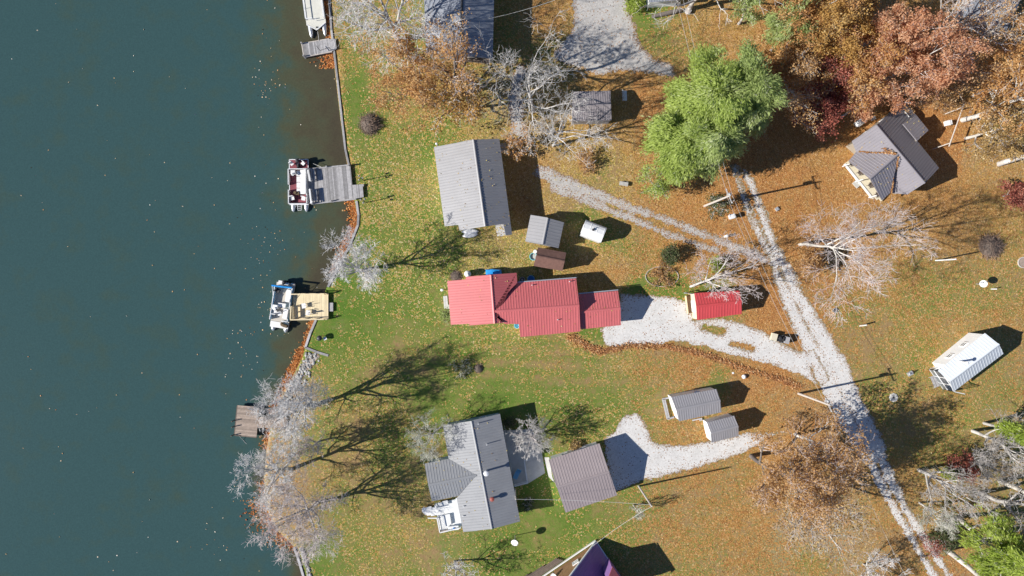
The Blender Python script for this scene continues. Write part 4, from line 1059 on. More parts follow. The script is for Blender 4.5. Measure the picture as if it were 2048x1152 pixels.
lab = ['dark porch chair nearest the north west corner of the white porch', 'dark porch chair second along from the north west porch corner', 'dark porch chair second from the south end of the white porch', 'dark porch chair at the south end of the white porch by the bare white tree']
c0 = None
for q, l in zip(((385, 708), (465, 795), (565, 915), (630, 1005)), lab):
    p = W(*cN(*q), .4)
    if c0 is None: c0 = chair(l, p, R(228), 'wood_dark')
    else: dup(c0, p, R(228), l)
st = thing('porch_step', 'pale concrete step leading to the white porch', 'step', W(1716, 372))
m = MB(); m.box(W(*cN(445, 900), .1), (.9, .7, .2), R(-48)); m.build('step', 'concrete', st)

# --- white cottage on the right
h = House('white_cottage', 'small bright white cottage with white ribbed metal roof and glazed end porch', 'roof_white', 'siding_white', W(1935, 722), rib=.4)
r0, r1 = cO(1370, 745), cO(1820, 405)
h.plane([(*r0, 4.1), (*r1, 4.1)], (*cO(1475, 475), 3.1), [r0, r1, cO(1690, 302), cO(1262, 645)])
h.plane([(*r0, 4.1), (*r1, 4.1)], (*cO(1630, 660), 3.1), [r0, r1, cO(1862, 490), cO(1405, 838)])
h.ridge((*r0, 4.1), (*r1, 4.1))
h.wall([cO(1330, 595), cO(1690, 302), cO(1862, 490), cO(1475, 785)], 3.1, ins=.12).done()
for i in range(4):
    a, b_ = h.walls[0][i], h.walls[0][(i + 1) % 4]; nn = Vector(((b_ - a).y, -(b_ - a).x)).normalized()
    if nn.x < -.3 and nn.y > .5: h.window(0, i, .36, 1.7, .85, .9); h.window(0, i, .74, 1.7, .85, .9)
    if nn.x < -.3 and nn.y < -.3: h.door(0, i, .5, .9, 2.0)
cP = crop(1840, 640, 1498 / 208)
sc_ = MB()
E = [W(*cP(*q), .3) for q in ((335, 645), (148, 712), (350, 1000), (490, 1030))]
for a, b_ in zip(E, E[1:]):
    n = 3
    for z in (.1, 1.0, 2.5): sc_.beam(Vector((a.x, a.y, z)), Vector((b_.x, b_.y, z)), .08, .08)
    for k in range(n + 1): p = a.lerp(b_, k / n); sc_.box((p.x, p.y, 1.25), (.07, .07, 2.5))
so_ = sc_.build('glazed_frame', 'metal_white', h.root)
g = MB()
for a, b_ in zip(E, E[1:]): g.beam(Vector((a.x, a.y, .55)), Vector((b_.x, b_.y, .55)), .03, .8)
g.build('pane', 'glass_light', so_)
g = MB(); g.prism([p for p in E] + [W(*cP(420, 850), .3)], -.1, .25); g.build('porch_floor', 'concrete', h.root)
st = thing('steps', 'grey wooden steps up to the porch end of the white cottage', 'steps', W(*cP(190, 890)))
m = MB(); A, B = W(*cP(155, 905)), W(*cP(285, 850)); u = (B - A).normalized()
for k in range(4):
    p = A + u * (.35 + k * .36); m.beam(p + Vector((-u.y, u.x, 0)) * .75 + Vector((0, 0, .06 + .06 * k)), p - Vector((-u.y, u.x, 0)) * .75 + Vector((0, 0, .06 + .06 * k)), .32, .05)
m.build('tread', 'wood_grey', st)
for s_ in (-.75, .75): MB().beam(A + Vector((-u.y, u.x, 0)) * s_, B + Vector((-u.y, u.x, 0)) * s_ + Vector((0, 0, .22)), .06, .14).build('stringer', 'wood_grey', st)
ch = thing('chimney_stack', 'white boxed chimney flue with grey braces on the north wall of the white cottage', 'chimney', W(*cP(320, 560)))
m = MB(); m.tube(W(*cP(335, 560), .2), W(*cP(300, 535), .2) * 0 + Vector((W(*cP(335, 560), .2).x, W(*cP(335, 560), .2).y, 4.9)), .11, .11, 10); m.build('flue', 'metal_white', ch)
pt = Vector((W(*cP(335, 560), .2).x, W(*cP(335, 560), .2).y, 4.9))
MB().lathe(pt, [(.11, 0), (.22, .05), (.2, .2), (.05, .28)], 12).build('flue_cap', 'metal_white', ch)
m = MB(); m.box(W(*cP(350, 585), .7), (1.1, .5, 1.4), R(37)); m.build('base_box', 'white_plastic', ch)

# far top right: dark roofed building in the trees
h = House('barn', 'dark grey roofed building in shade at the top right corner behind bare trees', 'roof_blue_grey', 'wood_grey', W(1985, 15), 'barn')
h.gable([(1940, -10), (2035, 15)], 4.4, 3, [(1950, -60), (2050, -30)], [(1925, 35), (2012, 62)], th=.1)
h.wall([(1950, -60), (2050, -30), (2012, 62), (1925, 35)], 3).done()
# building at the top edge beyond the gravel yard
h = House('cabin', 'low grey building with pale trim just showing at the top edge beside the gravel yard', 'roof_blue_grey', 'siding_white', W(1325, -10), 'cabin')
h.gable([(1296, -40), (1360, -46)], 3.8, 2.7, [(1292, -90), (1356, -96)], [(1298, 5), (1366, -1)], th=.1)
h.wall([(1292, -90), (1356, -96), (1364, -1), (1298, 4)], 2.7).done()
# ------------------------------------------------------------------ docks
def bench(label, loc, rz, length, m, group, name='bench', back=True):
    t = thing(name, label, 'bench', (0, 0, 0), group)
    s = MB()
    for k in range(3): s.ti = random.random(); s.box((-.16 + k * .16, 0, .44), (.14, length, .04))
    s.build('seat', m, t)
    if back:
        s = MB()
        for k in range(3): s.box((-.34 - .03 * k, 0, .56 + k * .17), (.04, length, .13))
        s.build('backrest', m, t)
    for y in (-length / 2 + .12, 0, length / 2 - .12):
        s = MB(); s.box((.18, y, .21), (.08, .08, .42)); s.box((-.28, y, .45), (.08, .08, .9)); s.build('leg', m, t)
    t.location = loc; t.rotation_euler = (0, 0, rz); return t
def posts(parent, pts, z0, z1, m, s=.14, name='post'):
    for p in pts: MB().box((p[0], p[1], (z0 + z1) / 2), (s, s, z1 - z0)).build(name, m, parent)

cA = crop(440, 0, 4.8)
dk = thing('dock', 'narrow grey plank dock at the top, tied to the moored pontoon boat', 'dock', W(633, 96), 'docks')
P = [W(*cA(*q), .25) for q in ((788, 420), (1045, 375), (1110, 372), (1120, 470), (1075, 490), (808, 542))]
m = MB(); deck_boards(m, [(p.x, p.y) for p in P], .25, .06, R(9) + R(90), .17, .02); m.build('deck', 'wood_grey', dk)
m = MB(); m.beam(P[0] + Vector((-.05, 0, -.12)), P[5] + Vector((-.05, 0, -.12)), .12, .3); m.beam(P[5] + Vector((0, -.06, -.14)), P[4] + Vector((0, -.06, -.14)), .1, .26); m.beam(P[0] + Vector((0, .06, -.14)), P[1] + Vector((0, .06, -.14)), .1, .26)
m.build('edge_board', 'pole_wood', dk)
posts(dk, [P[0], P[5]], -2, .75, 'wood_grey', .16)
mb = thing('mooring_rail', 'bent dark metal hand rail standing on the top grey dock', 'rail', W(*cA(1000, 470), .25))
a, b_, c_ = W(*cA(1065, 478), .27), W(*cA(960, 485), .95), W(*cA(925, 440), .95)
MB().path([a, a + Vector((0, 0, .9)), b_, c_], .035).build('rail', 'dark_metal', mb)

dk = thing('dock', 'wide weathered grey dock with two built-in benches, beside the maroon and white pontoon boat', 'dock', W(670, 368), 'docks')
cD = crop(560, 300, 1595 / 180)
P = [W(*cD(*q), .35) for q in ((500, 350), (1250, 275), (1285, 620), (1475, 605), (1475, 835), (1350, 862), (560, 948))]
m = MB(); deck_boards(m, [(p.x, p.y) for p in P], .35, .06, R(5.5) + R(90), .15, .022); m.build('deck', 'wood_grey', dk)
m = MB(); m.beam(P[0] + Vector((0, .06, .06)), P[1] + Vector((0, .06, .06)), .16, .3); m.beam(P[5] + Vector((0, -.06, 0)), P[6] + Vector((0, -.06, 0)), .16, .3); m.beam(P[0] + Vector((-.06, 0, -.1)), P[6] + Vector((-.06, 0, -.1)), .12, .3)
m.build('edge_board', 'wood_grey', dk)
posts(dk, [P[0], P[6], P[0].lerp(P[1], .45) + Vector((0, .1, 0)), P[0].lerp(P[1], .97), P[6].lerp(P[5], .45)], -2, .95, 'wood_grey', .16)
B0 = W(*cD(600, 445), .36); B1 = W(*cD(635, 805), .36)
b1 = bench('slatted grey bench with white topped back at the north corner of the wide grey dock', B0, R(5), 1.55, 'wood_grey', 'dock benches')
b2 = dup(b1, B1, R(5), 'slatted grey bench with white topped back at the south corner of the wide grey dock')
for nm, q0, q1, l in (('rail', (495, 355), (527, 545), 'n'), ('rail', (525, 692), (552, 942), 's')):
    a, b_ = W(*cD(*q0), 1.3), W(*cD(*q1), 1.3); m = MB()
    m.beam(a, b_, .22, .05); 
    for t in (0, .5, 1): p = a.lerp(b_, t); m.box((p.x, p.y, .8), (.09, .09, 1.0))
    for z in (.6, .85, 1.1): m.beam(Vector((a.x, a.y, z)), Vector((b_.x, b_.y, z)), .04, .1)
    m.build('rail', 'trim_white', dk)

dk = thing('dock', 'pale yellow new timber dock with rails and a grey step', 'dock', W(620, 613), 'docks')
cE = crop(530, 550, 9.6)
P = [W(*cE(*q), .4) for q in ((545, 368), (1200, 365), (1200, 845), (530, 855))]
m = MB(); deck_boards(m, [(p.x, p.y) for p in P], .4, .06, R(90), .15, .008); m.build('deck', 'wood_new', dk)
m = MB(); m.beam(P[0] + Vector((0, .05, -.1)), P[1] + Vector((0, .05, -.1)), .1, .26); m.beam(P[3] + Vector((0, -.05, -.1)), P[2] + Vector((0, -.05, -.1)), .1, .26); m.beam(P[1] + Vector((.05, 0, -.1)), P[2] + Vector((.05, 0, -.1)), .1, .26)
m.build('edge_board', 'wood_new', dk)
posts(dk, [P[0], P[3], P[1], P[2]], -1.6, .9, 'wood_new', .13)
for seg in ((P[0].lerp(P[1], .0), P[0].lerp(P[1], .95)), (P[3], P[3].lerp(P[2], .95)), (P[3].lerp(P[0], .02), P[3].lerp(P[0], .52))):
    railing(MB(), seg, .4, .95, .09, 1.6, False, .13).build('railing', 'wood_new', dk)
m = MB(); m.box(W(*cE(1252, 615), .15), (.82, 1.15, .3)); m.build('step', 'wood_grey', dk)
bench('pale timber bench with open back on the lake side of the yellow dock', W(*cE(620, 715), .41), R(2), 1.7, 'wood_new', 'dock seats')
def lawn_chair(label, loc, rz, group='dock seats'):
    return chair(label, loc, rz, 'vinyl_white', 'chair', group, 'deck_chair')
lc = lawn_chair('white deck chair near the middle of the yellow dock', W(*cE(765, 590), .41), R(190))
dup(lc, W(*cE(845, 720), .41), R(170), 'white deck chair nearer the south rail of the yellow dock')

dk = thing('dock', 'small square brown plank dock with a walkway, below the bare lakeside trees', 'dock', W(495, 842), 'docks')
cG = crop(440, 690, 4.8)
P = [W(*cG(*q), .3) for q in ((168, 583), (375, 603), (350, 885), (140, 865))]
m = MB(); deck_boards(m, [(p.x, p.y) for p in P], .3, .06, R(-5), .17, .02); m.build('deck', 'wood_mid', dk)
Q = [W(*cG(*q), .29) for q in ((370, 692), (640, 690), (640, 800), (362, 795))]
m = MB(); deck_boards(m, [(p.x, p.y) for p in Q], .29, .06, R(85), .17, .02); m.build('walkway', 'wood_mid', dk)
m = MB(); m.beam(P[0] + Vector((-.05, 0, -.12)), P[3] + Vector((-.05, 0, -.12)), .1, .26); m.beam(P[3] + Vector((0, -.05, -.12)), P[2] + Vector((0, -.05, -.12)), .1, .26); m.build('edge_board', 'wood_dark', dk)
posts(dk, [W(*cG(*q)) for q in ((140, 722), (140, 778), (135, 860))], -2, 1.0, 'wood_dark', .12)
def rope(label, pts, m='pale_cable', r=.025, name='mooring_rope', cat='rope', group='mooring ropes'):
    o = MB().path(pts, r, 4).build(name, m, loc=pts[0]); return tag(o, label, cat, group)
rope('thin rope running into the water off the south corner of the brown square dock', [W(*cG(180, 868), .3), W(*cG(220, 912), -.4), W(*cG(255, 950), -.44)])
rope('thin rope tied from the maroon decked boat to the wide grey dock', [W(*cD(590, 240), .2), W(*cD(670, 275), .15), W(*cD(745, 308), .4)])
rope('taut rope from the bow of the top boat to the narrow grey dock', [W(*cA(938, 300), .45), W(*cA(945, 345), .2), W(*cA(948, 390), .3)])

# ------------------------------------------------------------------ pontoon boats (built at the origin: bow towards +y, then turned into place)
def hull(t, L, Wd, nose=.75, nm='pontoon', m='aluminium', back=.15):
    for s_ in (-1, 1):
        b = MB(); x = s_ * (Wd / 2 - .38)
        b.lathe((x, -L / 2 - back, -.30), [(.2, 0), (.33, .08), (.33, L + back), (.30, L + back + nose * .4), (.2, L + back + nose * .8), (.04, L + back + nose)], 14, (0, 1, 0))
        b.build(nm, m, t, smooth=True)
def rails(t, segs, z, hgt, skin, m='aluminium', gap=1.2, th=.05):
    for a, c in segs:
        b = MB(); A, C = Vector((*a, z)), Vector((*c, z)); L = (C - A).length; n = max(1, round(L / gap))
        for k in range(n + 1): b.tube(A.lerp(C, k / n), A.lerp(C, k / n) + Vector((0, 0, hgt)), .025, .025, 6)
        b.beam(A + Vector((0, 0, hgt)), C + Vector((0, 0, hgt)), .09, .06); b.beam(A + Vector((0, 0, .05)), C + Vector((0, 0, .05)), .05, .05)
        ro = b.build('rail', 'metal_white', t)
        if skin:
            MB().beam(A + Vector((0, 0, hgt / 2)), C + Vector((0, 0, hgt / 2)), th, hgt - .14).build('panel', skin, ro)
def swivel(t, x, y, z, rz, m='vinyl_white', nm='seat', s=.5):
    q = Matrix.Rotation(rz, 3, 'Z'); b = MB()
    b.tube((x, y, z), (x, y, z + .35), .06, .06, 8)
    b.box((x, y, z + .42), (s, s, .14), rz)
    p = Vector((x, y, z + .75)) + q @ Vector((0, -s * .46, 0)); b.box(p, (s, .1, .52), rz)
    b.build(nm, m, t)
def outboard(t, x, y, z):
    b = MB(); b.box((x, y, z + .62), (.34, .5, .36)); b.lathe((x, y, z + .78), [(.22, 0), (.2, .1), (.1, .16)], 10); b.box((x, y - .12, z), (.14, .22, 1.1)); b.build('outboard_motor', 'dark_metal', t)

# boat 1: maroon and white, bow to the south
t = thing('pontoon_boat', 'pontoon boat with maroon carpet deck, white lounge and bow chairs, at the wide grey dock', 'pontoon boat', (0, 0, 0), 'pontoon boats')
L, Wd = 6.0, 2.5
hull(t, L, Wd, .95)
MB().box((0, 0, .05), (Wd, L, .1)).build('deck', 'maroon_carpet', t)
m = MB()
for a, b_ in (((-1.25, -3), (1.25, -3)), ((-1.25, 3), (1.25, 3)), ((-1.25, -3), (-1.25, 3)), ((1.25, -3), (1.25, 3)), ((0.02, -3), (.02, -1.7))): m.beam((*a, .08), (*b_, .08), .09, .1)
m.build('deck_trim', 'metal_white', t)
rails(t, [((-1.2, -1.65), (-1.2, 2.95)), ((1.2, -1.65), (1.2, .4)), ((1.2, 1.1), (1.2, 2.95)), ((-1.2, 2.95), (1.2, 2.95)), ((-1.2, -1.65), (1.2, -1.65))], .1, .68, 'vinyl_white')
b = MB(); b.box((-.72, .05, .34), (.86, 3.2, .42)); b.box((-1.06, .05, .72), (.22, 3.2, .5)); b.build('lounge', 'vinyl_white', t)
b = MB()
for k in range(4): b.box((-.02, -1.1 + k * .78, .3), (.42, .7, .34))
b.build('seat_row', 'vinyl_white', t)
b = MB(); b.box((.55, -1.2, .55), (.55, .5, .8)); b.tube((.55, -1.0, .95), (.55, -.8, 1.05), .18, .18, 12); b.build('console', 'vinyl_white', t)
swivel(t, .75, 2.2, .1, R(12)); swivel(t, -.72, 2.25, .1, R(-10))
swivel(t, .78, -2.35, .1, R(40), s=.42); swivel(t, -.72, -2.4, .1, R(-38), s=.45)
outboard(t, 0, -2.75, .1); b = MB(); b.box((0, -2.1, .4), (.2, .5, .6)); b.box((-.2, -2.3, .3), (.25, .2, .3)); b.build('trolling_motor', 'dark_metal', t)
m = MB()
for s_ in (-.22, .22): m.tube((s_ * 1.3, 3.0, .0), (s_, 3.75, -.1), .03, .03, 6)
for k in range(3): m.tube((-.25, 3.2 + k * .26, -.03 - k * .03), (.25, 3.2 + k * .26, -.03 - k * .03), .03, .03, 6)
m.build('ladder', 'metal_white', t)
b = MB(); b.box((.1, 1.55, .42), (.5, .4, .5)); b.lathe((.35, 1.5, .6), [(.2, 0), (.2, .2)], 8); b.build('cooler', 'brown_cover', t)
p = W(598.5, 364.5, 0); t.location = (p.x, p.y, -.25 + .3); t.rotation_euler = (0, 0, R(180.5))

# boat 2: blue and white, bow to the south, tilted
t = thing('pontoon_boat', 'blue and white pontoon boat with folded blue canopy, at the pale yellow dock', 'pontoon boat', (0, 0, 0), 'pontoon boats')
L, Wd = 6.0, 2.45
hull(t, L, Wd, .55)
MB().box((0, 0, .05), (Wd, L, .1)).build('deck', 'deck_beige', t)
rails(t, [((-1.17, -2.5), (-1.17, 2.0)), ((1.17, -2.5), (1.17, 2.0)), ((-1.17, -2.5), (1.17, -2.5)), ((-1.17, 2.0), (-.4, 2.0))], .1, .68, 'blue_faded', th=.06)
m = MB()
for s_ in (-1, 1): m.tube((s_ * 1.12, -.8, .75), (s_ * 1.3, -2.55, 1.5), .03, .03, 6); m.tube((s_ * 1.12, -1.9, .75), (s_ * 1.3, -2.55, 1.5), .025, .025, 6)
cf = m.build('canopy_frame', 'metal_white', t)
MB().tube((-1.34, -2.6, 1.5), (1.34, -2.5, 1.5), .13, .12, 10).build('canopy', 'blue_tarp', cf)
b = MB(); b.box((-.75, -1.4, .34), (.75, 1.6, .42)); b.box((-1.03, -1.4, .7), (.16, 1.6, .4)); b.build('lounge', 'vinyl_white', t)
b = MB(); b.box((-.75, 1.0, .34), (.75, 1.3, .42)); b.box((-1.03, 1.0, .7), (.16, 1.3, .4)); b.build('lounge', 'vinyl_white', t)
b = MB(); b.box((-.05, -.05, .34), (1.0, .55, .4)); b.build('seat_row', 'vinyl_white', t)
b = MB(); b.box((.72, .25, .5), (.62, .5, .8)); b.lathe((.72, .52, .95), [(.22, 0), (.24, .03), (.2, .05)], 12, (0, .6, .8)); b.build('console', 'white_plastic', t)
swivel(t, .72, 1.0, .1, R(180)); swivel(t, .05, 1.1, .1, R(20)); swivel(t, .75, -1.9, .1, R(60), 'dark_metal', s=.55)
b = MB(); b.box((0, 2.62, .12), (2.4, .76, .1)); b.build('bow_deck', 'vinyl_white', t)
b = MB(); b.lathe((-.75, 2.55, .3), [(.05, -.5), (.24, -.4), (.26, .1), (.2, .45), (.05, .5)], 9, (1, -.15, 0)); b.lathe((-.4, 2.4, .25), [(.2, -.1), (.24, .1), (.1, .25)], 8); b.build('rolled_cover', 'brown_cover', t, smooth=False)
b = MB(); b.box((.55, -3.05, .35), (.6, .42, .5)); b.box((-.15, -2.95, .4), (.7, .3, .4)); b.build('stern_seat', 'vinyl_white', t)
outboard(t, .1, -3.1, .0)
p = W(565.5, 611, 0); t.location = (p.x, p.y, .05); t.rotation_euler = (0, 0, R(171))

# boat 3: long pale boat at the top edge
t = thing('pontoon_boat', 'long pale decked pontoon boat with pointed bow at the top edge of the lake', 'pontoon boat', (0, 0, 0), 'pontoon boats')
L, Wd = 7.6, 2.6
hull(t, L - 1.0, Wd, 1.5, back=0)
MB().prism([(-1.3, -3.8), (1.3, -3.8), (1.3, 3.1), (.1, 3.95), (-.1, 3.95), (-1.3, 3.1)], 0, .12).build('deck', 'deck_pale', t)
rails(t, [((1.2, -3.7), (1.2, 2.5)), ((1.2, 2.5), (.3, 2.5)), ((-1.2, -3.7), (-1.2, 2.6))], .12, .55, None, gap=1.4)
m = MB()
for a, b_ in (((-1.28, 3.1), (0, 3.94)), ((1.28, 3.1), (0, 3.94))): m.beam((*a, .1), (*b_, .1), .08, .12)
m.build('bow_trim', 'metal_white', t)
MB().lathe((0, 3.62, .12), [(.1, 0), (.1, .1), (.05, .16)], 8).build('cleat', 'dark_metal', t)
m = MB(); m.tube((-.1, 2.75, .12), (-.1, 2.75, .7), .03, .03, 6); m.box((-.1, 2.75, .7), (.3, .06, .06)); m.build('navigation_light', 'metal_white', t)
p = W(627, 2, 0); t.location = (p.x, p.y, .05); t.rotation_euler = (0, 0, R(187.5))

# ------------------------------------------------------------------ poles, wires
def utility_pole(label, base, h, top, arm=None, r=.16, tr=True, guy=None):
    t = thing('utility_pole', label, 'utility pole', base, 'utility poles')
    b, e = Vector(base), Vector((top[0], top[1], h))
    MB().tube(b - Vector((0, 0, .3)), e, r, r * .68, 10).build('pole', 'pole_wood', t)
    if arm:
        a = Vector((arm[0], arm[1], 0)).normalized(); c = e - Vector((0, 0, .35))
        MB().beam(c - a * .95, c + a * .95, .09, .11).build('cross_arm', 'wood_grey', t)
        for k in (-.85, 0, .85): MB().lathe(c + a * k + Vector((0, 0, .06 if k else .4)), [(.04, 0), (.08, .06), (.05, .12), (.07, .18), (.03, .22)], 8).build('insulator', 'galv', t)
    if tr:
        c = e - Vector((0, 0, 1.5)); a = Vector((.7, .7, 0))
        MB().lathe(c + a * .38, [(.18, 0), (.22, .05), (.22, .62), (.12, .7), (.06, .78)], 12).build('transformer', 'galv', t)
    return e
def wire(label, a, b, sag=.5, r=.018, m='cable'):
    pts = []
    for k in range(17):
        u = k / 16; p = a.lerp(b, u); p.z -= sag * 4 * u * (1 - u); pts.append(p)
    o = MB().path(pts, r, 4).build('power_line', m, loc=a); return tag(o, label, 'power line', 'power lines')
T1 = utility_pole('utility pole with transformer and cross arm beside the junction of the gravel road', W(1597, 787), 8.6, W(1599, 788)[:2], (1, -2.2))
T2 = utility_pole('slim white topped utility pole east of the taupe garage', W(1277, 972), 8.3, W(1278, 973)[:2], None, .13, False)
T3 = utility_pole('utility pole with vine and transformer, in the rust leaves under the big green trees', W(1409, 412), 10.2, W(1411, 412)[:2], (1, -2.4))
T4 = utility_pole('leaning service pole with a rail, at the shaded edge of the grey house patio', W(1030, 978), 4.2, W(1031, 979)[:2], None, .11, False)
top4 = T4
a3 = Vector((1, -2.4, 0)).normalized(); a1 = Vector((1, -2.2, 0)).normalized()
NN = W(1330, -140, 9.0)
for k, l in ((-1.05, 'western overhead wire running north from the pole under the green trees'), (1.05, 'eastern overhead wire running north from the pole under the green trees')):
    wire(l, T3 + a3 * k * .2 + Vector((k * .25, 0, 0)), NN + Vector((k * .4, 0, 0)), .9)
for k, l in ((-.35, 'western overhead wire from the green tree pole down to the road junction pole'), (.35, 'eastern overhead wire from the green tree pole down to the road junction pole')):
    wire(l, T3 + Vector((k, .1, -.2)), T1 + Vector((k, .1, -.2)), 1.2)
wire('overhead wire leaving the road junction pole towards the bottom right corner', T1, W(1830, 1190, 8.6), 1.0)
wire('pale service wire from the slim pole down to the purple A-frame peak', T2, W(1186, 1092, 3.2), .5, .015, 'pale_cable')
wire('pale service wire between the grey house service pole and the slim pole', T4, T2 - Vector((0, 0, .6)), .5, .014, 'pale_cable')
wire('thin wire from the corner of the blue grey top house over the dark shadow', W(978, 37, 3.9), W(1110, 0, 6), .4, .015, 'pale_cable')
# stub pole under the vine pole shadow, meter pedestals
def marker(label, base, h, r, m, lean=(0, 0), cat='post', name='marker_post', group=None, cap=None):
    t = thing(name, label, cat, base, group)
    b = Vector(base); e = b + Vector((lean[0], lean[1], h))
    MB().tube(b - Vector((0, 0, .1)), e, r, r, 10).build('post', m, t)
    MB().lathe(e, [(r * 1.15, 0), (r * 1.2, .04), (r * .5, .09)], 10).build('cap', cap or m, t)
    return t
marker('white post with a long shadow in the rust coloured field', W(1871, 521), 3.6, .09, 'trim_white', (.35, .02))
marker('short white marker leaning beside the round dish in the field', W(1982, 578), .75, .06, 'trim_white', (.2, 0))
marker('grey stump post leaning in the green patch east of the road', W(1719, 652), 1.1, .1, 'bark_pale', (.35, .18))
marker('white well cap canister west of the gravel road, below the meter box', W(1450, 473), .8, .17, 'white_plastic', (0, 0), 'canister', 'well_cap')
t = thing('meter_box', 'pale green topped white meter box beside the vine pole', 'meter box', W(1464, 433))
MB().box(W(1464, 433, .55), (.62, .5, 1.1), R(15)).build('cabinet', 'white_plastic', t)
MB().prism([W(1464 + a, 433 + b_, 1.1) for a, b_ in ((-6, -4), (5, -6), (6, 3), (-4, 6))], 1.1, 1.16).build('lid', 'metal_white', t)
t = thing('utility_cover', 'small pale square cover in the grass east of the two-track road', 'cover', W(1554, 418))
MB().box(W(1554, 418, .12), (.45, .45, .25), R(35)).build('box', 'concrete', t); MB().box(W(1554, 418, .27), (.38, .38, .05), R(35)).build('lid', 'galv', t)
t = thing('utility_cover', 'small dark topped box in the grass right of the red shed and road', 'cover', W(1669, 621))
MB().box(W(1669, 621, .15), (.5, .4, .3), R(60)).build('box', 'galv', t); MB().box(W(1669, 621, .32), (.34, .26, .05), R(60)).build('lid', 'dark_metal', t)
t = thing('flagstone', 'pale round flagstone with dark centre in the field south of the white cottage', 'stone', W(1787, 795))
m = MB(); m.lathe(W(1787, 795, 0), [(.62, 0), (.6, .07), (.5, .1)], 8); m.build('slab', 'concrete', t); MB().lathe(W(1787, 795, .1), [(.14, 0), (.12, .05)], 8).build('cap', 'dark_metal', t)
t = thing('hand_pump', 'small grey pump on a stand left of the white cottage', 'pump', W(1819, 748))
m = MB(); m.tube(W(1819, 748, 0), W(1819, 748, 1.1), .12, .1, 8); m.box(W(1820, 747, .12), (.7, .5, .24), R(30)); m.build('body', 'galv', t); MB().beam(W(1819, 748, 1.0), W(1826, 744, .8), .06, .06).build('handle', 'metal_white', t)
# two lamp posts by the wide dock
def lamp_post(label, base):
    t = thing('lamp_post', label, 'lamp post', (0, 0, 0), 'garden lamp posts')
    MB().tube((0, 0, -.1), (0, 0, 2.1), .06, .045, 8).build('post', 'dark_metal', t)
    for a in (0, 2.1, 4.2):
        x, y = math.cos(a) * .3, math.sin(a) * .3
        MB().path([Vector((0, 0, 1.9)), Vector((x * .7, y * .7, 2.15)), Vector((x, y, 2.1))], .025, 5).build('arm', 'dark_metal', t)
        MB().lathe((x, y, 2.05), [(.04, 0), (.12, .08), (.1, .25), (.03, .34)], 8).build('lantern', 'wood_grey', t)
    t.location = base; return t
l1 = lamp_post('branched dark lamp post on the lawn, northern of two by the grey dock', W(728, 361))
dup(l1, W(733, 405), R(40), 'branched dark lamp post on the lawn, southern of two by the grey dock')

# ------------------------------------------------------------------ yard things
def kayak(label, a, b, w, m, hgt=.34):
    t = thing('kayak', label, 'kayak', a, None); A, B = Vector(a), Vector(b); d = (B - A); L = d.length; d.normalize()
    mb = MB(); mb.lathe(A + Vector((0, 0, .22)), [(.03, 0), (w * .3, L * .12), (w * .5, L * .35), (w * .5, L * .65), (w * .3, L * .88), (.03, L)], 12, d)
    mb.v = [(x, y, .22 + (z - .22) * .62) for x, y, z in mb.v]
    mb.build('hull', m, t, smooth=True)
    c = A.lerp(B, .5); y = Vector((-d.y, d.x, 0)); q = Matrix((d, y, (0, 0, 1))).transposed()
    MB().box(c + Vector((0, 0, .22 + w * .31)), (L * .7, .05, .05), mtx=q).build('keel', 'trim_white', t)
kayak('white kayak lying under the south eave of the lake house, nearer the wall', W(*c7(425, 1003)), W(*c7(565, 1000)), .75, 'white_plastic')
kayak('white kayak lying under the south eave of the lake house, further from the wall', W(*c7(432, 1038)), W(*c7(560, 1022)), .72, 'white_plastic')
t = thing('tarp_covered_stack', 'bright blue tarp draped over a low stack against the red roofed house', 'tarp', W(985, 545))
m = MB(); q = [W(*cB(*p), .9) for p in ((712, 250), (800, 240), (910, 250), (925, 330), (715, 325))]
m.prism(q, .02, .75); qq = [p.lerp(sum(q, Vector()) / 5, .22) for p in q]
n = len(q); m.add([(p.x, p.y, .75) for p in q] + [(p.x, p.y, 1.0 + .12 * (k % 2)) for k, p in enumerate(qq)], [(k, (k + 1) % n, n + (k + 1) % n, n + k) for k in range(n)] + [tuple(range(n, 2 * n))])
m.build('tarp', 'blue_tarp', t)
m = MB(); m.prism([p.lerp(sum(q, Vector()) / 5, .1) for p in q], -.02, .3); m.build('stack', 'wood_dark', t)
t = thing('propane_tank', 'white domed upright tank with dark shadow at the north west corner of the red house', 'propane tank', W(936, 548))
m = MB(); m.lathe(W(936, 548, 0), [(.3, 0), (.42, .08), (.44, 1.0), (.40, 1.25), (.25, 1.42), (.05, 1.48)], 16); m.build('tank', 'white_plastic', t, smooth=True)
MB().lathe(W(936, 548, 1.45), [(.12, 0), (.12, .14), (.05, .2)], 10).build('valve_cap', 'galv', t)
t = thing('propane_tank', 'long white horizontal tank on short legs at the north west corner of the charcoal house', 'propane tank', W(1722, 243))
a, b_ = W(*cN(445, 335), .8), W(*cN(530, 275), .8); dv = (b_ - a); L = dv.length
m = MB(); m.lathe(a, [(.1, -.12), (.32, 0), (.42, .18), (.42, L - .18), (.32, L), (.1, L + .12)], 14, dv); m.build('tank', 'white_plastic', t, smooth=True)
MB().lathe(a.lerp(b_, .5) + Vector((0, 0, .4)), [(.16, 0), (.16, .12), (.05, .2)], 10).build('valve_cap', 'galv', t)
for k in (.2, .8): MB().box(a.lerp(b_, k) - Vector((0, 0, .6)), (.18, .7, .5), R(35)).build('leg', 'galv', t)
t = thing('cooler_box', 'small pale box in the shade beside the long white tank', 'box', W(1746, 237)); MB().box(W(1746, 237, .22), (.5, .4, .44), R(25)).build('box', 'white_plastic', t); MB().box(W(1746, 237, .46), (.54, .44, .06), R(25)).build('lid', 'galv', t)
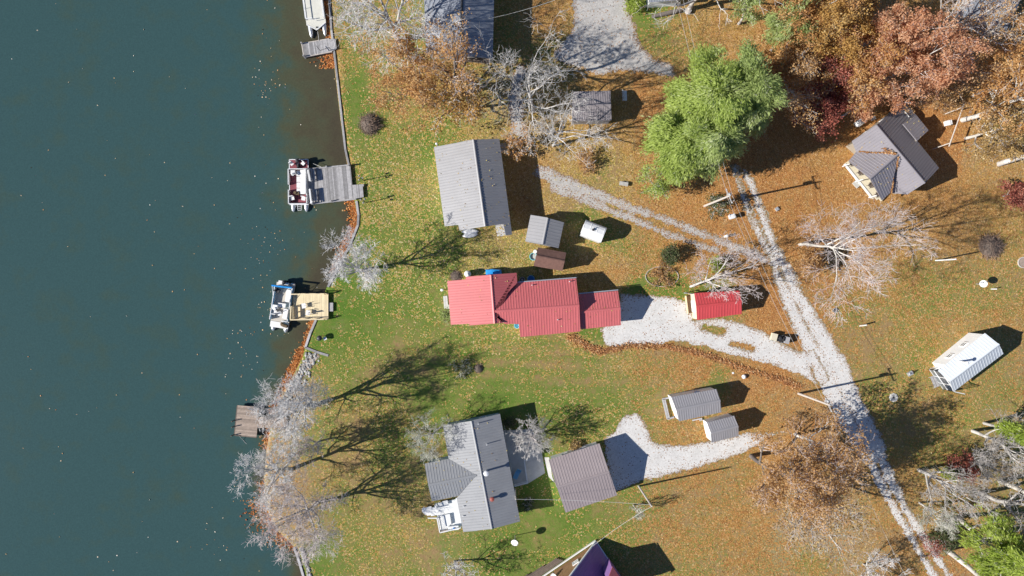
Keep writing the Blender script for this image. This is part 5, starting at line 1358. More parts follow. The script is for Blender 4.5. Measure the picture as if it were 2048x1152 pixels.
t = thing('electric_cabinet', 'small white cabinet in the shadow of the charcoal house by the fallen logs', 'cabinet', W(1896, 246)); MB().box(W(1896, 246, .4), (.62, .6, .8), R(12)).build('box', 'metal_white', t); MB().box(W(1896, 246, .83), (.68, .66, .06), R(12)).build('lid', 'white_plastic', t)
# fire ring, bucket, turquoise tub
def ring(label, c, r, m, name='fire_ring', cat='fire ring', h=.3, fill='dark_metal'):
    t = thing(name, label, cat, c); p = Vector(c)
    mb = MB(); n = 20
    vs = [p + Vector((math.cos(k * 2 * math.pi / n) * rr, math.sin(k * 2 * math.pi / n) * rr, z)) for rr, z in ((r, 0), (r, h), (r * .86, h), (r * .86, .04)) for k in range(n)]
    mb.add(vs, [(j * n + k, j * n + (k + 1) % n, (j + 1) * n + (k + 1) % n, (j + 1) * n + k) for j in range(3) for k in range(n)]); mb.build('rim', m, t)
    MB().lathe(p, [(r * .86, .0), (r * .86, .05), (r * .3, .07)], n).build('bed', fill, t); return t
t = ring('pale metal fire ring in the shade on the north side of the red house', W(*cB(1180, 380)), .36, 'galv', fill='wood_dark')
MB().lathe(W(*cB(1180, 380), .06), [(.13, 0), (.14, .1), (.05, .14)], 8).build('lid', 'galv', t)
ring('blue round tub in the shade beside the fire ring and the red house', W(*cB(1292, 370)), .48, 'blue_faded', 'tub', 'tub', .45, 'blue_plastic')
ring('turquoise plastic sandbox tub at the west wall of the brown shingle shed', W(*cB(1322, 85)), .52, 'sky_plastic', 'tub', 'tub', .32, 'concrete')
t = ring('turquoise tub under the south eave notch of the red house', W(*cB(1110, 968)), .36, 'sky_plastic', 'tub', 'tub', .4, 'sky_plastic')
t = thing('white_bucket', 'small white bucket just north of the turquoise tub at the brown shed', 'bucket', W(*cB(1345, 22))); MB().lathe(W(*cB(1345, 22)), [(.2, 0), (.25, .35), (.27, .36), (.25, .38)], 12).build('bucket', 'white_plastic', t); MB().lathe(W(*cB(1345, 22), .38), [(.26, 0), (.24, .04)], 12).build('lid', 'trim_white', t)
t = thing('entry_slab', 'pale slatted step pad against the west gable of the red house', 'step', W(*cB(205, 670)))
m = MB(); deck_boards(m, [(p.x, p.y) for p in [W(*cB(*q), .22) for q in ((172, 590), (228, 585), (250, 750), (195, 760))]], .22, .22, R(95), .28, .02); m.build('step', 'concrete', t)
t = thing('garden_globe', 'small white globe ornament on the lawn west of the red house', 'ornament', W(884, 580)); MB().lathe(W(884, 580), [(.1, 0), (.08, .3), (.06, .5)], 8).build('stand', 'concrete', t); MB().lathe(W(884, 580, .5), [(.05, 0), (.16, .08), (.2, .2), (.14, .34), (.03, .4)], 12).build('globe', 'white_plastic', t, smooth=True)
t = thing('garden_ball', 'white ball shaped stone on the leaf strewn lawn south of the gravel drive', 'ornament', W(1487, 753)); MB().lathe(W(1487, 753), [(.2, 0), (.3, .12), (.3, .26), (.2, .4), (.05, .46)], 10).build('ball', 'white_plastic', t, smooth=True); MB().lathe(W(1466, 746), [(.16, 0), (.14, .05)], 6).build('chip', 'white_plastic', t)
t = thing('kettle_grill', 'dark round kettle grill with white side table by the seawall corner', 'grill', W(640, 676))
MB().lathe(W(640, 676, .5), [(.1, 0), (.3, .1), (.36, .28), (.34, .42), (.2, .54), (.05, .58)], 16).build('kettle', 'dark_metal', t, smooth=True)
for k in range(3): a = k * 2.1; p = W(640, 676, 0); MB().tube(p + Vector((math.cos(a) * .35, math.sin(a) * .35, 0)), p + Vector((math.cos(a) * .15, math.sin(a) * .15, .55)), .025, .025, 6).build('leg', 'galv', t)
MB().box(W(650, 677, .55), (.42, .4, .05), R(25)).build('side_table', 'white_plastic', t)
# benches
bench('weathered white garden bench in the shadow behind the grey shed under the white tree', W(1249, 193), R(3), 1.35, 'trim_white', None, 'garden_bench')
t = thing('log_bench', 'short split log bench on the leaf strewn ground south of the green trees', 'bench', W(1247, 367))
m = MB(); m.beam(W(1239, 366, .38), W(1256, 369, .38), .5, .14); m.build('seat', 'bark_grey', t)
for x in (1241, 1254): MB().box(W(x, 367, .16), (.2, .45, .32), R(-8)).build('leg', 'bark_grey', t)
# lawn tractor
t = thing('lawn_tractor', 'cream and black lawn tractor parked where the gravel drive meets the grass', 'lawn tractor', (0, 0, 0))
b = MB(); b.box((-.75, 0, .62), (.75, .95, .5)); b.build('hood', 'siding_cream', t)
b = MB(); b.box((.2, 0, .42), (1.6, .85, .22)); b.build('chassis', 'dark_metal', t)
b = MB(); b.box((.15, 0, .66), (.5, .55, .14)); b.box((.42, 0, .92), (.1, .55, .5)); b.build('seat', 'black_rubber', t)
b = MB(); b.tube((-.2, 0, .7), (-.05, 0, 1.05), .03, .03, 6); b.lathe((-.05, 0, 1.05), [(.2, 0), (.22, .03), (.18, .05)], 12); b.build('steering_wheel', 'dark_metal', t)
b = MB(); b.box((.95, 0, .7), (.6, .9, .6)); b.build('grass_bin', 'wood_grey', t)
for x, r_ in ((-.75, .26), (.6, .36)):
    for s_ in (-1, 1):
        w = MB().lathe((x, s_ * .52 - .1 * s_, r_), [(r_ * .7, -.1), (r_, -.07), (r_, .07), (r_ * .7, .1)], 14, (0, 1, 0)).build('wheel', 'black_rubber', t)
        MB().lathe((x, s_ * .52 - .1 * s_ + s_ * .08, r_), [(r_ * .5, -.04), (r_ * .45, .04)], 12, (0, 1, 0)).build('rim', 'metal_white', w)
t.location = W(1555, 676); t.rotation_euler = (0, 0, R(-14))
# trampoline and fallen log fence in the north east wood
t = thing('trampoline', 'blue edged round trampoline among the bare trees at the upper right', 'trampoline', W(1932, 117))
p = W(1932, 117, .8); MB().lathe(p, [(.62, 0), (.6, .03)], 20).build('mat', 'dark_metal', t)
mb = MB(); n = 20; mb.add([p + Vector((math.cos(k * .31416) * r, math.sin(k * .31416) * r, z)) for r, z in ((.62, .05), (1.05, .05), (1.05, -.02)) for k in range(n)], [(j * n + k, (j + 1) * n + k, (j + 1) * n + (k + 1) % n, j * n + (k + 1) % n) for j in range(2) for k in range(n)]); mb.build('pad', 'blue_faded', t)
for k in range(4): a = k * 1.571; MB().tube(p + Vector((math.cos(a) * .95, math.sin(a) * .95, -.8)), p + Vector((math.cos(a) * .95, math.sin(a) * .95, 0)), .03, .03, 6).build('leg', 'galv', t)
t = thing('swing_frame', 'tall timber swing frame of long poles standing beside the birch at the charcoal house', 'swing frame', W(1915, 265))
a, b_ = W(*cN(1330, 540), 2.4), W(*cN(1475, 130), 2.4)
MB().tube(a, b_, .08, .07, 8).build('top_beam', 'pole_wood', t)
for q in (a.lerp(b_, .08), a.lerp(b_, .92)):
    for s_ in (-1, 1): MB().tube(q, Vector((q.x + s_ * .8, q.y + s_ * .3, -.1)), .06, .06, 8).build('leg', 'pole_wood', t)
ring('pale ring of edging stones at the right edge of the rust field', W(2046, 525), .75, 'pole_wood', 'stone_ring', 'stone ring', .12, 'wood_mid')
# fallen trunk at the top, behind the gravel yard
t = thing('fallen_log', 'thick cut log with pale stump on the grass east of the gravel yard', 'log', W(1330, 26))
m = MB(); m.tube(W(1304, 33, .25), W(1340, 25, .35), .22, .3, 9); m.tube(W(1340, 25, .35), W(1362, 20, .4), .3, .26, 9); m.build('trunk', 'bark_dark', t)
m = MB(); m.lathe(W(1376, 22, 0), [(.5, 0), (.42, .3), (.40, .45)], 10); m.build('stump', 'bark_grey', t)
m = MB(); m.lathe(W(1376, 22, .46), [(.40, 0), (.36, .03)], 10); m.build('cut_face', 'pole_wood', t)
t = thing('patio_block', 'two small pale stones beside the green shrub at the top edge', 'stones', W(1272, 14)); m = MB(); m.box(W(1271, 14, .15), (.4, .5, .3), R(20)); m.build('block', 'concrete', t)
# brush piles
mat('bed_soil', (.21, .15, .075), .95, .3, 3, bmp=.5)
def brush(label, c, r, h, twm, n, seed, name='brush_pile', cat='brush pile', lmat=None):
    rs_ = np.random.RandomState(seed); t = thing(name, label, cat, W(*c)); m = MB(); p = W(*c)
    for k in range(n):
        a, rr = rs_.rand() * 6.28, r * math.sqrt(rs_.rand()); q = p + Vector((math.cos(a) * rr, math.sin(a) * rr, h * (1 - (rr / r) ** 1.5) * (.25 + .75 * rs_.rand())))
        dv = Vector((rs_.randn(), rs_.randn(), rs_.randn() * .45)).normalized() * (r * (.25 + .35 * rs_.rand())); m.ti = rs_.rand()
        m.tube(q - dv, q + dv, .022, .009, 4)
    m.build('sticks', twm, t)
    m = MB(); m.lathe(p, [(r * .95, -.05), (r * .8, h * .3), (r * .45, h * .62), (.05, h * .75)], 11); m.build('heap', 'wood_dark' if lmat is None else lmat, t)
brush('round brown brush heap on the shore lawn north of the grey lake house', (740, 249), 1.35, 1.3, 'twig_brown', 420, 3)
brush('burnt brown brush heap with dark hollow in the field right of the white bare tree', (1979, 493), 1.5, 1.2, 'twig_brown', 420, 4)
0 and brush('x', (1324, 553), 1.9, .3, 'twig_pink', 200, 5, 'flower_bed', 'flower bed', 'bed_soil')
0 and brush('x', (925, 738), 1.2, .22, 'twig_brown', 90, 6, 'flower_bed', 'flower bed', 'bed_soil')
brush('dark stone heap at the east end of the small lawn flower bed', (957, 737), .65, .6, 'twig_brown', 60, 7, 'stone_heap', 'stone heap')
brush('dry twiggy bed against the north west corner of the red house', (912, 553), .8, .5, 'twig_brown', 120, 8, 'twig_heap', 'twig heap')
bd = MB(); pts = [W(1324 + math.cos(a) * 33, 553 + math.sin(a) * 20, .08) for a in np.linspace(0, 2 * math.pi, 26)]
for a, b_ in zip(pts, pts[1:]): bd.ti = random.random(); bd.beam(a, b_.lerp(a, .1), .07, .1)
tag(bd.build('bed_edging', 'pole_wood', loc=W(1324, 553)), 'curved pale edging round the dry flower bed by the red shed', 'edging')
# ------------------------------------------------------------------ trees, grown as limb skeletons
def perp(d):
    a = np.array([0, 0, 1.0]) if abs(d[2]) < .9 else np.array([1.0, 0, 0])
    x = np.cross(d, a); x /= np.linalg.norm(x); return x, np.cross(d, x)
def grow(rng, h, r, lead=.8, first=.3, nl=9, kids=(6, 6, 4), up=(.0, .12, .10, .06), ang=(58, 46, 44), lean=(0, 0), wig=(.05, .12, .2, .28), ratio=(.0, .48, .5), trad=.021):
    """returns list of segments per level and tip points; lengths in metres"""
    segs = []; tips = []
    def branch(p, d, L, rad, lev, n, clump):
        pts = []; st = L / n; r0 = rad
        for k in range(n):
            d = d + rng.normal(size=3) * wig[lev] + np.array([0, 0, up[lev]])
            d /= np.linalg.norm(d); q = p + d * st
            r1 = rad * (1 - .72 * (k + 1) / n) if lev else rad * (1 - .62 * (k + 1) / n)
            segs.append((*p, *q, r0, r1, lev, clump)); p, r0 = q, r1
            pts.append((q, d, r1, (k + 1) / n))
        return pts
    d0 = np.array([lean[0], lean[1], h], float); d0 /= np.linalg.norm(d0)
    tr = branch(np.zeros(3), d0, h * lead, h * trad, 0, 9, 0)
    def at(pts, t):
        f = t * len(pts) - 1; i = int(max(0, min(len(pts) - 1, math.ceil(f)))); return pts[i]
    ga = rng.rand() * 6.28
    limbs = []
    for k in range(nl):
        t = first + (1 - first) * (k + .5 * rng.rand()) / nl; q, d, rr, _ = at(tr, t); ga += 2.4 + rng.rand() * .5
        x, y = perp(d); a = R(ang[0]) * (1.12 - .5 * t); nd_ = d * math.cos(a) + (x * math.cos(ga) + y * math.sin(ga)) * math.sin(a)
        L = r * (1.25 - .45 * t) * (.8 + .4 * rng.rand()) / max(.45, math.sin(a))
        limbs.append((branch(q, nd_, L, min(rr * .75, h * trad * .52), 1, 6, k), L, k))
    limbs.append((branch(tr[-1][0], tr[-1][1], h * (1 - lead) * 1.0, tr[-1][2] * .9, 1, 4, nl), h * (1 - lead), nl))
    for pts, L, cl in limbs:
        for j in range(kids[0]):
            t = .25 + .75 * (j + rng.rand() * .8) / kids[0]; q, d, rr, _ = at(pts, min(t, 1)); az = rng.rand() * 6.28
            x, y = perp(d); a = R(ang[1]) * (.7 + .6 * rng.rand()); e = d * math.cos(a) + (x * math.cos(az) + y * math.sin(az)) * math.sin(a)
            L2 = L * ratio[1] * (1.15 - .55 * t) * (.7 + .6 * rng.rand()); b2 = branch(q, e, L2, max(rr * .6, .02), 2, 4, cl * 8 + j)
            for i in range(kids[1]):
                t2 = .2 + .8 * (i + rng.rand() * .8) / kids[1]; q2, d2, rr2, _ = at(b2, min(t2, 1)); az = rng.rand() * 6.28
                x, y = perp(d2); a = R(ang[2]) * (.6 + .7 * rng.rand()); e2 = d2 * math.cos(a) + (x * math.cos(az) + y * math.sin(az)) * math.sin(a)
                L3 = max(.35, L2 * ratio[2] * (1.1 - .4 * t2) * (.7 + .6 * rng.rand())); b3 = branch(q2, e2, L3, max(rr2 * .55, .012), 3, 3, cl * 8 + j)
                tips.append((*b3[-1][0], cl * 8 + j)); tips.append((*b3[0][0], cl * 8 + j))
                for m_ in range(kids[2]):
                    q3, d3, rr3, _ = b3[rng.randint(0, 3)]; az = rng.rand() * 6.28; x, y = perp(d3); a = R(42)
                    e3 = d3 * math.cos(a) + (x * math.cos(az) + y * math.sin(az)) * math.sin(a)
                    b4 = branch(q3, e3, L3 * .6, .010, 3, 2, cl * 8 + j); tips.append((*b4[-1][0], cl * 8 + j))
    return np.array(segs), np.array(tips)
def tubes(seg, n, rmin, rng):
    p, q, r0, r1 = seg[:, 0:3], seg[:, 3:6], np.maximum(seg[:, 6], rmin), np.maximum(seg[:, 7], rmin * .75)
    d = q - p; L = np.linalg.norm(d, axis=1, keepdims=True) + 1e-9; d = d / L; q = q + d * np.minimum(.02, L * .1)
    ref = np.where(np.abs(d[:, 2:3]) < .9, np.array([[0, 0, 1.0]]), np.array([[1.0, 0, 0]]))
    x = np.cross(d, ref); x /= np.linalg.norm(x, axis=1, keepdims=True); y = np.cross(d, x)
    a = np.arange(n) * 2 * np.pi / n
    ring = lambda c, r: c[:, None, :] + (x[:, None, :] * np.cos(a)[None, :, None] + y[:, None, :] * np.sin(a)[None, :, None]) * r[:, None, None]
    co = np.concatenate([ring(p, r0), ring(q, r1)], 1).reshape(-1, 3)
    k = np.arange(n); f = np.stack([k, (k + 1) % n, n + (k + 1) % n, n + k], 1)
    fs = (np.arange(len(p)) * 2 * n)[:, None, None] + f[None]
    return co, fs.reshape(-1, 4), np.repeat(rng.rand(len(p)), n)
def leaves(tips, n, size, spread, rng, flat=.5, needle=0):
    i = rng.randint(0, len(tips), n); c = tips[i, :3] + rng.normal(size=(n, 3)) * spread
    nrm = rng.normal(size=(n, 3)); nrm[:, 2] = np.abs(nrm[:, 2]) + flat; nrm /= np.linalg.norm(nrm, axis=1, keepdims=True)
    ref = rng.normal(size=(n, 3)); u = np.cross(nrm, ref); u /= np.linalg.norm(u, axis=1, keepdims=True); v = np.cross(nrm, u)
    if needle:
        o_ = c.copy(); o_[:, :2] -= np.mean(tips[:, :2], 0); o_[:, 2] = -.25 * np.linalg.norm(o_[:, :2], axis=1); o_ /= np.linalg.norm(o_, axis=1, keepdims=True) + 1e-6
        u = o_ + rng.normal(size=(n, 3)) * .38; u /= np.linalg.norm(u, axis=1, keepdims=True); v = np.cross(nrm, u); v /= np.linalg.norm(v, axis=1, keepdims=True) + 1e-6
    s = size * (.6 + .8 * rng.rand(n, 1)); w = s * ((.5 + .35 * rng.rand(n, 1)) if not needle else (.2 + .14 * rng.rand(n, 1)))
    co = np.stack([c - u * s * .5, c + v * w * .5 - u * s * .05, c + u * s * .5, c - v * w * .5 - u * s * .05], 1).reshape(-1, 3)
    cl = tips[i, 3].astype(int); ct = rng.rand(int(tips[:, 3].max()) + 1)
    tint = np.clip(.55 * rng.rand(n) + .5 * ct[cl] - .02 + rng.normal(size=n) * .06, 0, 1)
    return co, np.arange(n * 4).reshape(n, 4), tint

KIND = {}
def tree(label, cat='tree', base=None, c=None, h=10, r=4, bark='bark_grey', twig='twig_grey', leaf=None, nleaf=0, lsize=.215, lspread=.25, group=None, seed=1,
         name='bare_tree', rmin=.017, cut=None, leaffrom=0.0, crownh=.68, flat=.5, needle=0, **kw):
    """base: measured pixel of the trunk foot, or c: measured pixel of the crown centre"""
    if base is None:
        k = H / (H - crownh * h); base = (1024 + (c[0] - 1024) / k, 576 + (c[1] - 576) / k)
    if lsize == .215: nleaf = int(nleaf * 1.4)
    rng = np.random.RandomState(seed)
    seg, tips = grow(rng, h, r, **kw)
    # fit to the measured height and crown spread
    ax = np.array([kw.get('lean', (0, 0))[0], kw.get('lean', (0, 0))[1]])
    top = np.percentile(tips[:, 2], 99); kz = h / top
    rad = np.percentile(np.hypot(tips[:, 0] - ax[0] * tips[:, 2] / h, tips[:, 1] - ax[1] * tips[:, 2] / h), 95); kr = r / rad
    for o in (0, 3):
        for j in (0, 1): seg[:, o + j] = ax[j] * seg[:, o + 2] / h + (seg[:, o + j] - ax[j] * seg[:, o + 2] / h) * kr
        seg[:, o + 2] *= kz
    for j in (0, 1): tips[:, j] = ax[j] * tips[:, 2] / h + (tips[:, j] - ax[j] * tips[:, 2] / h) * kr
    tips[:, 2] *= kz
    g = W(*base); t = thing(name, label, cat, g, group); G = np.array(g[:])
    lev = seg[:, 8]
    big = seg[lev <= 1]; co, f, ti = tubes(big, 7, .03, rng); co[:, 2] -= .05
    np_mesh('trunk', co + G, f, bark, t, tint=ti, smooth=True)
    sm = seg[lev >= 2]
    co, f, ti = tubes(sm, 3, rmin, rng); mi = np.zeros(len(f)); mats = [twig]
    if nleaf:
        tp = tips[tips[:, 2] > leaffrom * h]
        c2_, f2, t2 = leaves(tp, nleaf, lsize, lspread, rng, flat, needle)
        f = np.concatenate([f, f2 + len(co)]); co = np.concatenate([co, c2_]); ti = np.concatenate([ti, t2]); mi = np.concatenate([mi, np.ones(len(f2))]); mats = [twig, leaf]
    np_mesh('crown', co + G, f, mats, t, midx=mi, tint=ti, smooth=False)
    return t
LK = 'bare trees along the lake shore'
DENSE = dict(kids=(8, 7, 5))
tree('bare grey tree leaning over the seawall north of the pale yellow dock', base=(722, 541), h=11, r=4.3, seed=1, group=LK, nl=10, **DENSE)
tree('big forked bare grey tree over the brown square dock and its walkway', base=(627, 812), h=14, r=5.3, seed=2, group=LK, lead=.6, first=.25, nl=12, lean=(-.5, 3.0), **DENSE)
tree('bare grey tree standing between the brown dock tree and the pinkish shore tree', base=(584, 938), h=12.5, r=4.5, seed=3, group=LK, nl=10, lean=(-.3, 2.6), **DENSE)
tree('big pinkish grey bare tree, southernmost on the lake shore', base=(634, 1005), h=12.3, r=5.6, twig='twig_pink', bark='bark_grey', seed=4, group=LK, lead=.7, nl=11, **DENSE)
tree('small pinkish bare shore tree tucked behind the two grey trees at the brown dock', base=(640, 882), h=6, r=2.6, twig='twig_pink', seed=44, group=LK, nl=8, kids=(5, 6, 4))
YT = 'bare trees in the yards'
tree('thin pale bare tree at the west wall of the grey house', base=(872, 858), h=6.5, r=3.3, twig='twig_pale', bark='bark_grey', seed=5, group=YT, rmin=.012, nl=8, kids=(6, 6, 5))
tree('round dense twiggy pinkish tree between the grey house patio and the garage', base=(1062, 868), h=6.0, r=2.9, twig='twig_white', bark='twig_pink', seed=6, group=YT, lead=.5, first=.2, nl=14, up=(0, .05, .03, 0), kids=(7, 6, 3), rmin=.015)
tree('small open bare tree at the bottom edge left of the brown A-frame', base=(909, 1122), h=6.5, r=3.4, seed=7, group=YT, nl=8, kids=(5, 5, 3))
tree('large bare grey tree at the top between the lake and the blue grey house', base=(797, 82), h=19, r=7.6, seed=8, group=YT, lead=.65, twig='twig_grey', **DENSE)
tree('tall spreading white barked bare tree west of the shed with the hidden bench', base=(1068, 222), h=17, r=6.6, trad=.012, wig=(.09, .16, .22, .3), bark='bark_white', twig='twig_white', seed=9, group=YT, nl=11, kids=(6, 5, 3), rmin=.016)
tree('white barked bare tree just south of the shed with the hidden bench', base=(1106, 292), h=14.5, r=6.2, trad=.012, wig=(.09, .16, .22, .3), bark='bark_white', twig='twig_white', seed=10, group=YT, lead=.6, first=.25, nl=10, kids=(6, 5, 3), rmin=.016)
tree('low tree with hanging orange leaves at the north east corner of the lake house', base=(1042, 292), h=4.5, r=2.5, leaf='leaf_orange', nleaf=900, lsize=.22, seed=11, name='small_oak', nl=7, kids=(4, 4, 3))
tree('tall bare tree with white forked trunk at the top, over the olive lawn', base=(1378, 18), h=16, r=7.2, bark='bark_white', twig='twig_white', seed=12, group=YT, lead=.5, first=.2, nl=8, kids=(5, 5, 2), rmin=.02)
tree('leaning white limbed bare tree over the north side of the red shed', base=(1381, 573), h=9, r=4.6, bark='bark_white', twig='twig_pink', seed=13, group=YT, lean=(3.4, 1.3), lead=.75, nl=9, rmin=.016, kids=(6, 6, 4))
tree('huge white barked sycamore reaching right over the rust field below the charcoal house', base=(1600, 489), h=20, r=8.0, trad=.011, wig=(.09, .2, .26, .32), bark='bark_pale', twig='twig_pink', seed=14, group=YT, lead=.8, first=.5, nl=9, kids=(8, 7, 5), name='sycamore_tree', rmin=.013, ang=(55, 50, 46))
tree('small bare bush like tree at the bottom edge by the two-track road', base=(1727, 1128), h=6, r=3.8, twig='twig_grey', seed=15, group=YT, nl=9, kids=(6, 6, 3))
# autumn crowns
AU = 'autumn trees in orange and rust leaf'
A = dict(name='autumn_tree', group=AU, kids=(6, 5, 2), rmin=.014)
tree('orange leaved tree between the lake house and the blue grey top house', c=(835, 150), h=14, r=6.0, leaf='leaf_orange', nleaf=9500, lsize=.22, twig='twig_brown', bark='bark_grey', seed=21, **A)
tree('thinner orange tree on the east side of the first, next to the white bare tree', c=(905, 185), h=12, r=4.2, leaf='leaf_amber', nleaf=3600, lsize=.25, twig='twig_grey', bark='bark_dark', seed=22, **A)
tree('half bare twiggy grey tree with few orange leaves beside the top house deck', c=(890, 125), h=19, r=5.0, leaf='leaf_orange', nleaf=1700, lsize=.22, twig='twig_pink', bark='bark_dark', seed=23, **{**A, 'kids': (5, 4, 2)})
tree('orange oak at the top right, west of the green cedar', c=(1600, 22), h=13, r=4.4, leaf='leaf_orange', nleaf=9000, twig='twig_brown', seed=24, **A)
tree('amber oak at the top right, east of the green cedar', c=(1690, 55), h=14, r=5.2, leaf='leaf_amber', nleaf=13000, twig='twig_brown', seed=25, **A)
tree('salmon red maple at the top edge with the tallest pink crown', c=(1790, 40), h=15, r=5.2, leaf='leaf_salmon', nleaf=10000, twig='twig_pink', seed=26, **A)
tree('big salmon red maple right above the charcoal roof', c=(1822, 125), h=15, r=5.6, leaf='leaf_salmon', nleaf=14000, twig='twig_pink', seed=27, **A)
tree('orange and salmon maple between the amber oak and the crimson maple', c=(1735, 130), h=13, r=4.6, leaf='leaf_orange', nleaf=9500, twig='twig_pink', seed=28, **A)
tree('dark crimson maple left of the charcoal roof', c=(1665, 200), h=10, r=4.4, leaf='leaf_crimson', nleaf=8500, twig='twig_brown', seed=29, **A)
tree('small bright red salmon maple touching the north west edge of the charcoal roof', c=(1725, 212), h=8, r=2.9, leaf='leaf_salmon', nleaf=5200, twig='twig_brown', seed=30, **A)
tree('grey half bare oak with rust leaves between the green trees and the crimson maple', c=(1610, 165), h=12, r=4.8, leaf='leaf_rust', nleaf=4200, twig='twig_white', bark='bark_white', seed=31, **A)
tree('low orange oak on the north east flank of the big green trees', c=(1550, 140), h=9, r=3.8, leaf='leaf_orange', nleaf=6000, twig='twig_brown', seed=32, **A)
tree('orange birch with white trunk at the right edge above the rust field', base=(1925, 240), h=17, r=5.6, leaf='leaf_orange', nleaf=9500, twig='twig_white', bark='bark_white', seed=33, lean=(1.5, .5), **A)
tree('tan yellow leaved tree at the right edge below the orange birch', c=(2012, 250), h=11, r=4.6, leaf='leaf_tan', nleaf=6500, twig='twig_white', bark='bark_pale', seed=34, **A)
tree('orange oak cut by the right edge near the top', c=(2045, 150), h=13, r=4.0, leaf='leaf_orange', nleaf=7500, twig='twig_brown', seed=35, **A)
tree('half bare rust oak at the top right corner', c=(2030, 40), h=14, r=4.6, leaf='leaf_rust', nleaf=2200, twig='twig_grey', bark='bark_pale', seed=36, **A)
tree('bare white limbed tree in front of the dark roof at the top right', c=(1940, 30), h=15, r=5.4, leaf='leaf_rust', nleaf=700, twig='twig_pink', bark='bark_white', seed=37, lead=.6, **{**A, 'name': 'bare_tree', 'group': YT})
tree('bare dark twigged tree over the trampoline', c=(1935, 130), h=12, r=4.6, leaf='leaf_rust', nleaf=1300, twig='twig_brown', bark='bark_pale', seed=38, **{**A, 'name': 'bare_tree', 'group': YT})
tree('dark leafless thicket tree between the big salmon maple and the trampoline', c=(1880, 170), h=9, r=3.6, leaf='leaf_rust', nleaf=1500, twig='twig_brown', bark='bark_dark', seed=39, **{**A, 'name': 'bare_tree', 'group': YT})
tree('large rust brown oak beside the gravel road at the lower right', base=(1502, 912), h=15, r=6.2, leaf='leaf_rust', nleaf=6500, twig='twig_pink', bark='bark_dark', seed=40, rmin=.014, name='autumn_tree', group=AU, kids=(6, 6, 3))
tree('second rust brown oak overlapping the first and hanging over the road', base=(1580, 925), h=14, r=6.0, leaf='leaf_rust', nleaf=5600, twig='twig_pink', bark='bark_dark', seed=41, rmin=.014, name='autumn_tree', group=AU, kids=(6, 6, 3))
tree('half bare greyish oak on the north side of the rust brown pair', base=(1590, 868), h=12, r=4.8, leaf='leaf_rust', nleaf=2800, twig='twig_pink', bark='bark_grey', seed=42, **A)
tree('thin bare white tree below the rust brown pair, over pale twig ground', base=(1590, 990), h=15, r=6.4, twig='twig_white', bark='bark_white', leaf='leaf_tan', nleaf=2500, seed=43, rmin=.012, name='bare_tree', group=YT, kids=(6, 5, 3))
tree('small rust leaved oak at the foot of the huge white sycamore', c=(1624, 517), h=4.5, r=1.9, leaf='leaf_rust', nleaf=2600, lsize=.22, twig='twig_brown', seed=45, name='small_oak', nl=7, kids=(4, 4, 2))
tree('crimson leaved bush cut by the right edge of the field', c=(2036, 387), h=4, r=2.0, leaf='leaf_crimson', nleaf=3200, twig='twig_brown', seed=46, name='red_bush', cat='bush', nl=7, kids=(4, 4, 2))
tree('white trunked birch at the right edge in the field, crown out of frame', base=(1998, 328), h=18, r=4.6, bark='bark_white', twig='twig_white', leaf='leaf_amber', nleaf=1500, seed=47, lead=.85, first=.55, name='birch_tree', group=YT, kids=(5, 5, 2))
# evergreens
GR = 'big light green trees in the middle of the park'
G_ = dict(name='green_tree', group=GR, kids=(8, 6, 3), nl=13, needle=1, rmin=.016, lspread=.34, flat=2.2)
tree('light green tree with the lowest south west crown of the big green group', c=(1368, 278), h=13, r=4.1, leaf='leaf_green', nleaf=46000, lsize=.42, twig='twig_pale', seed=51, **G_)
tree('light green tree forming the north west crown of the big green group', c=(1405, 192), h=15, r=4.4, leaf='leaf_green', nleaf=46000, lsize=.42, twig='twig_pale', seed=52, **G_)
tree('duller green tree forming the east crown of the big green group', c=(1486, 218), h=15, r=4.6, leaf='leaf_cedar', nleaf=46000, lsize=.42, twig='twig_white', bark='bark_pale', seed=53, **G_)
tree('duller green tree forming the south east crown of the big green group', c=(1448, 275), h=14, r=4.2, leaf='leaf_cedar', nleaf=38000, lsize=.42, twig='twig_white', bark='bark_pale', seed=54, **G_)
tree('sparse yellow green sapling at the south west foot of the green group', c=(1318, 368), h=6, r=2.6, leaf='leaf_green', nleaf=2600, lsize=.2, twig='twig_pale', seed=55, name='green_tree', nl=8, kids=(4, 4, 3))
tree('dark green cedar between the two top right oaks', c=(1588, 60), h=11, r=3.3, leaf='leaf_cedar', nleaf=9500, lsize=.38, needle=1, twig='twig_brown', seed=56, name='cedar_tree', kids=(6, 5, 2))
tree('pale green tree tip cut by the top edge left of the amber oaks', c=(1510, 10), h=9, r=2.4, leaf='leaf_cedar', nleaf=2600, lsize=.22, twig='twig_pale', seed=57, name='green_tree', kids=(5, 5, 2))
PN = 'trees of the lower right wood'
tree('bright green pine filling the bottom right corner', base=(1912, 1035), h=15, r=4.5, leaf='leaf_pine', nleaf=17000, lsize=.42, needle=1, twig='twig_pale', bark='bark_pale', seed=58, name='pine_tree', group=PN, flat=.9, kids=(7, 6, 3))
tree('bright green pine cut by the right edge above the bare thicket', c=(2044, 868), h=10, r=1.8, leaf='leaf_pine', nleaf=3600, lsize=.4, needle=1, twig='twig_pale', seed=59, name='pine_tree', group=PN, flat=.9, kids=(6, 5, 2))
tree('tall bare white trunk leaning out of the bottom edge right of the road', base=(1890, 1098), h=19, r=3.4, bark='bark_white', twig='twig_white', seed=60, lead=.85, first=.45, name='bare_tree', group=PN, kids=(5, 4, 2))
tree('large bare grey thicket tree right of the road at the lower right', base=(1838, 940), h=13, r=4.3, twig='twig_mid', bark='bark_grey', seed=61, group=PN, lead=.55, first=.2, nl=10, rmin=.014, kids=(6, 6, 4))
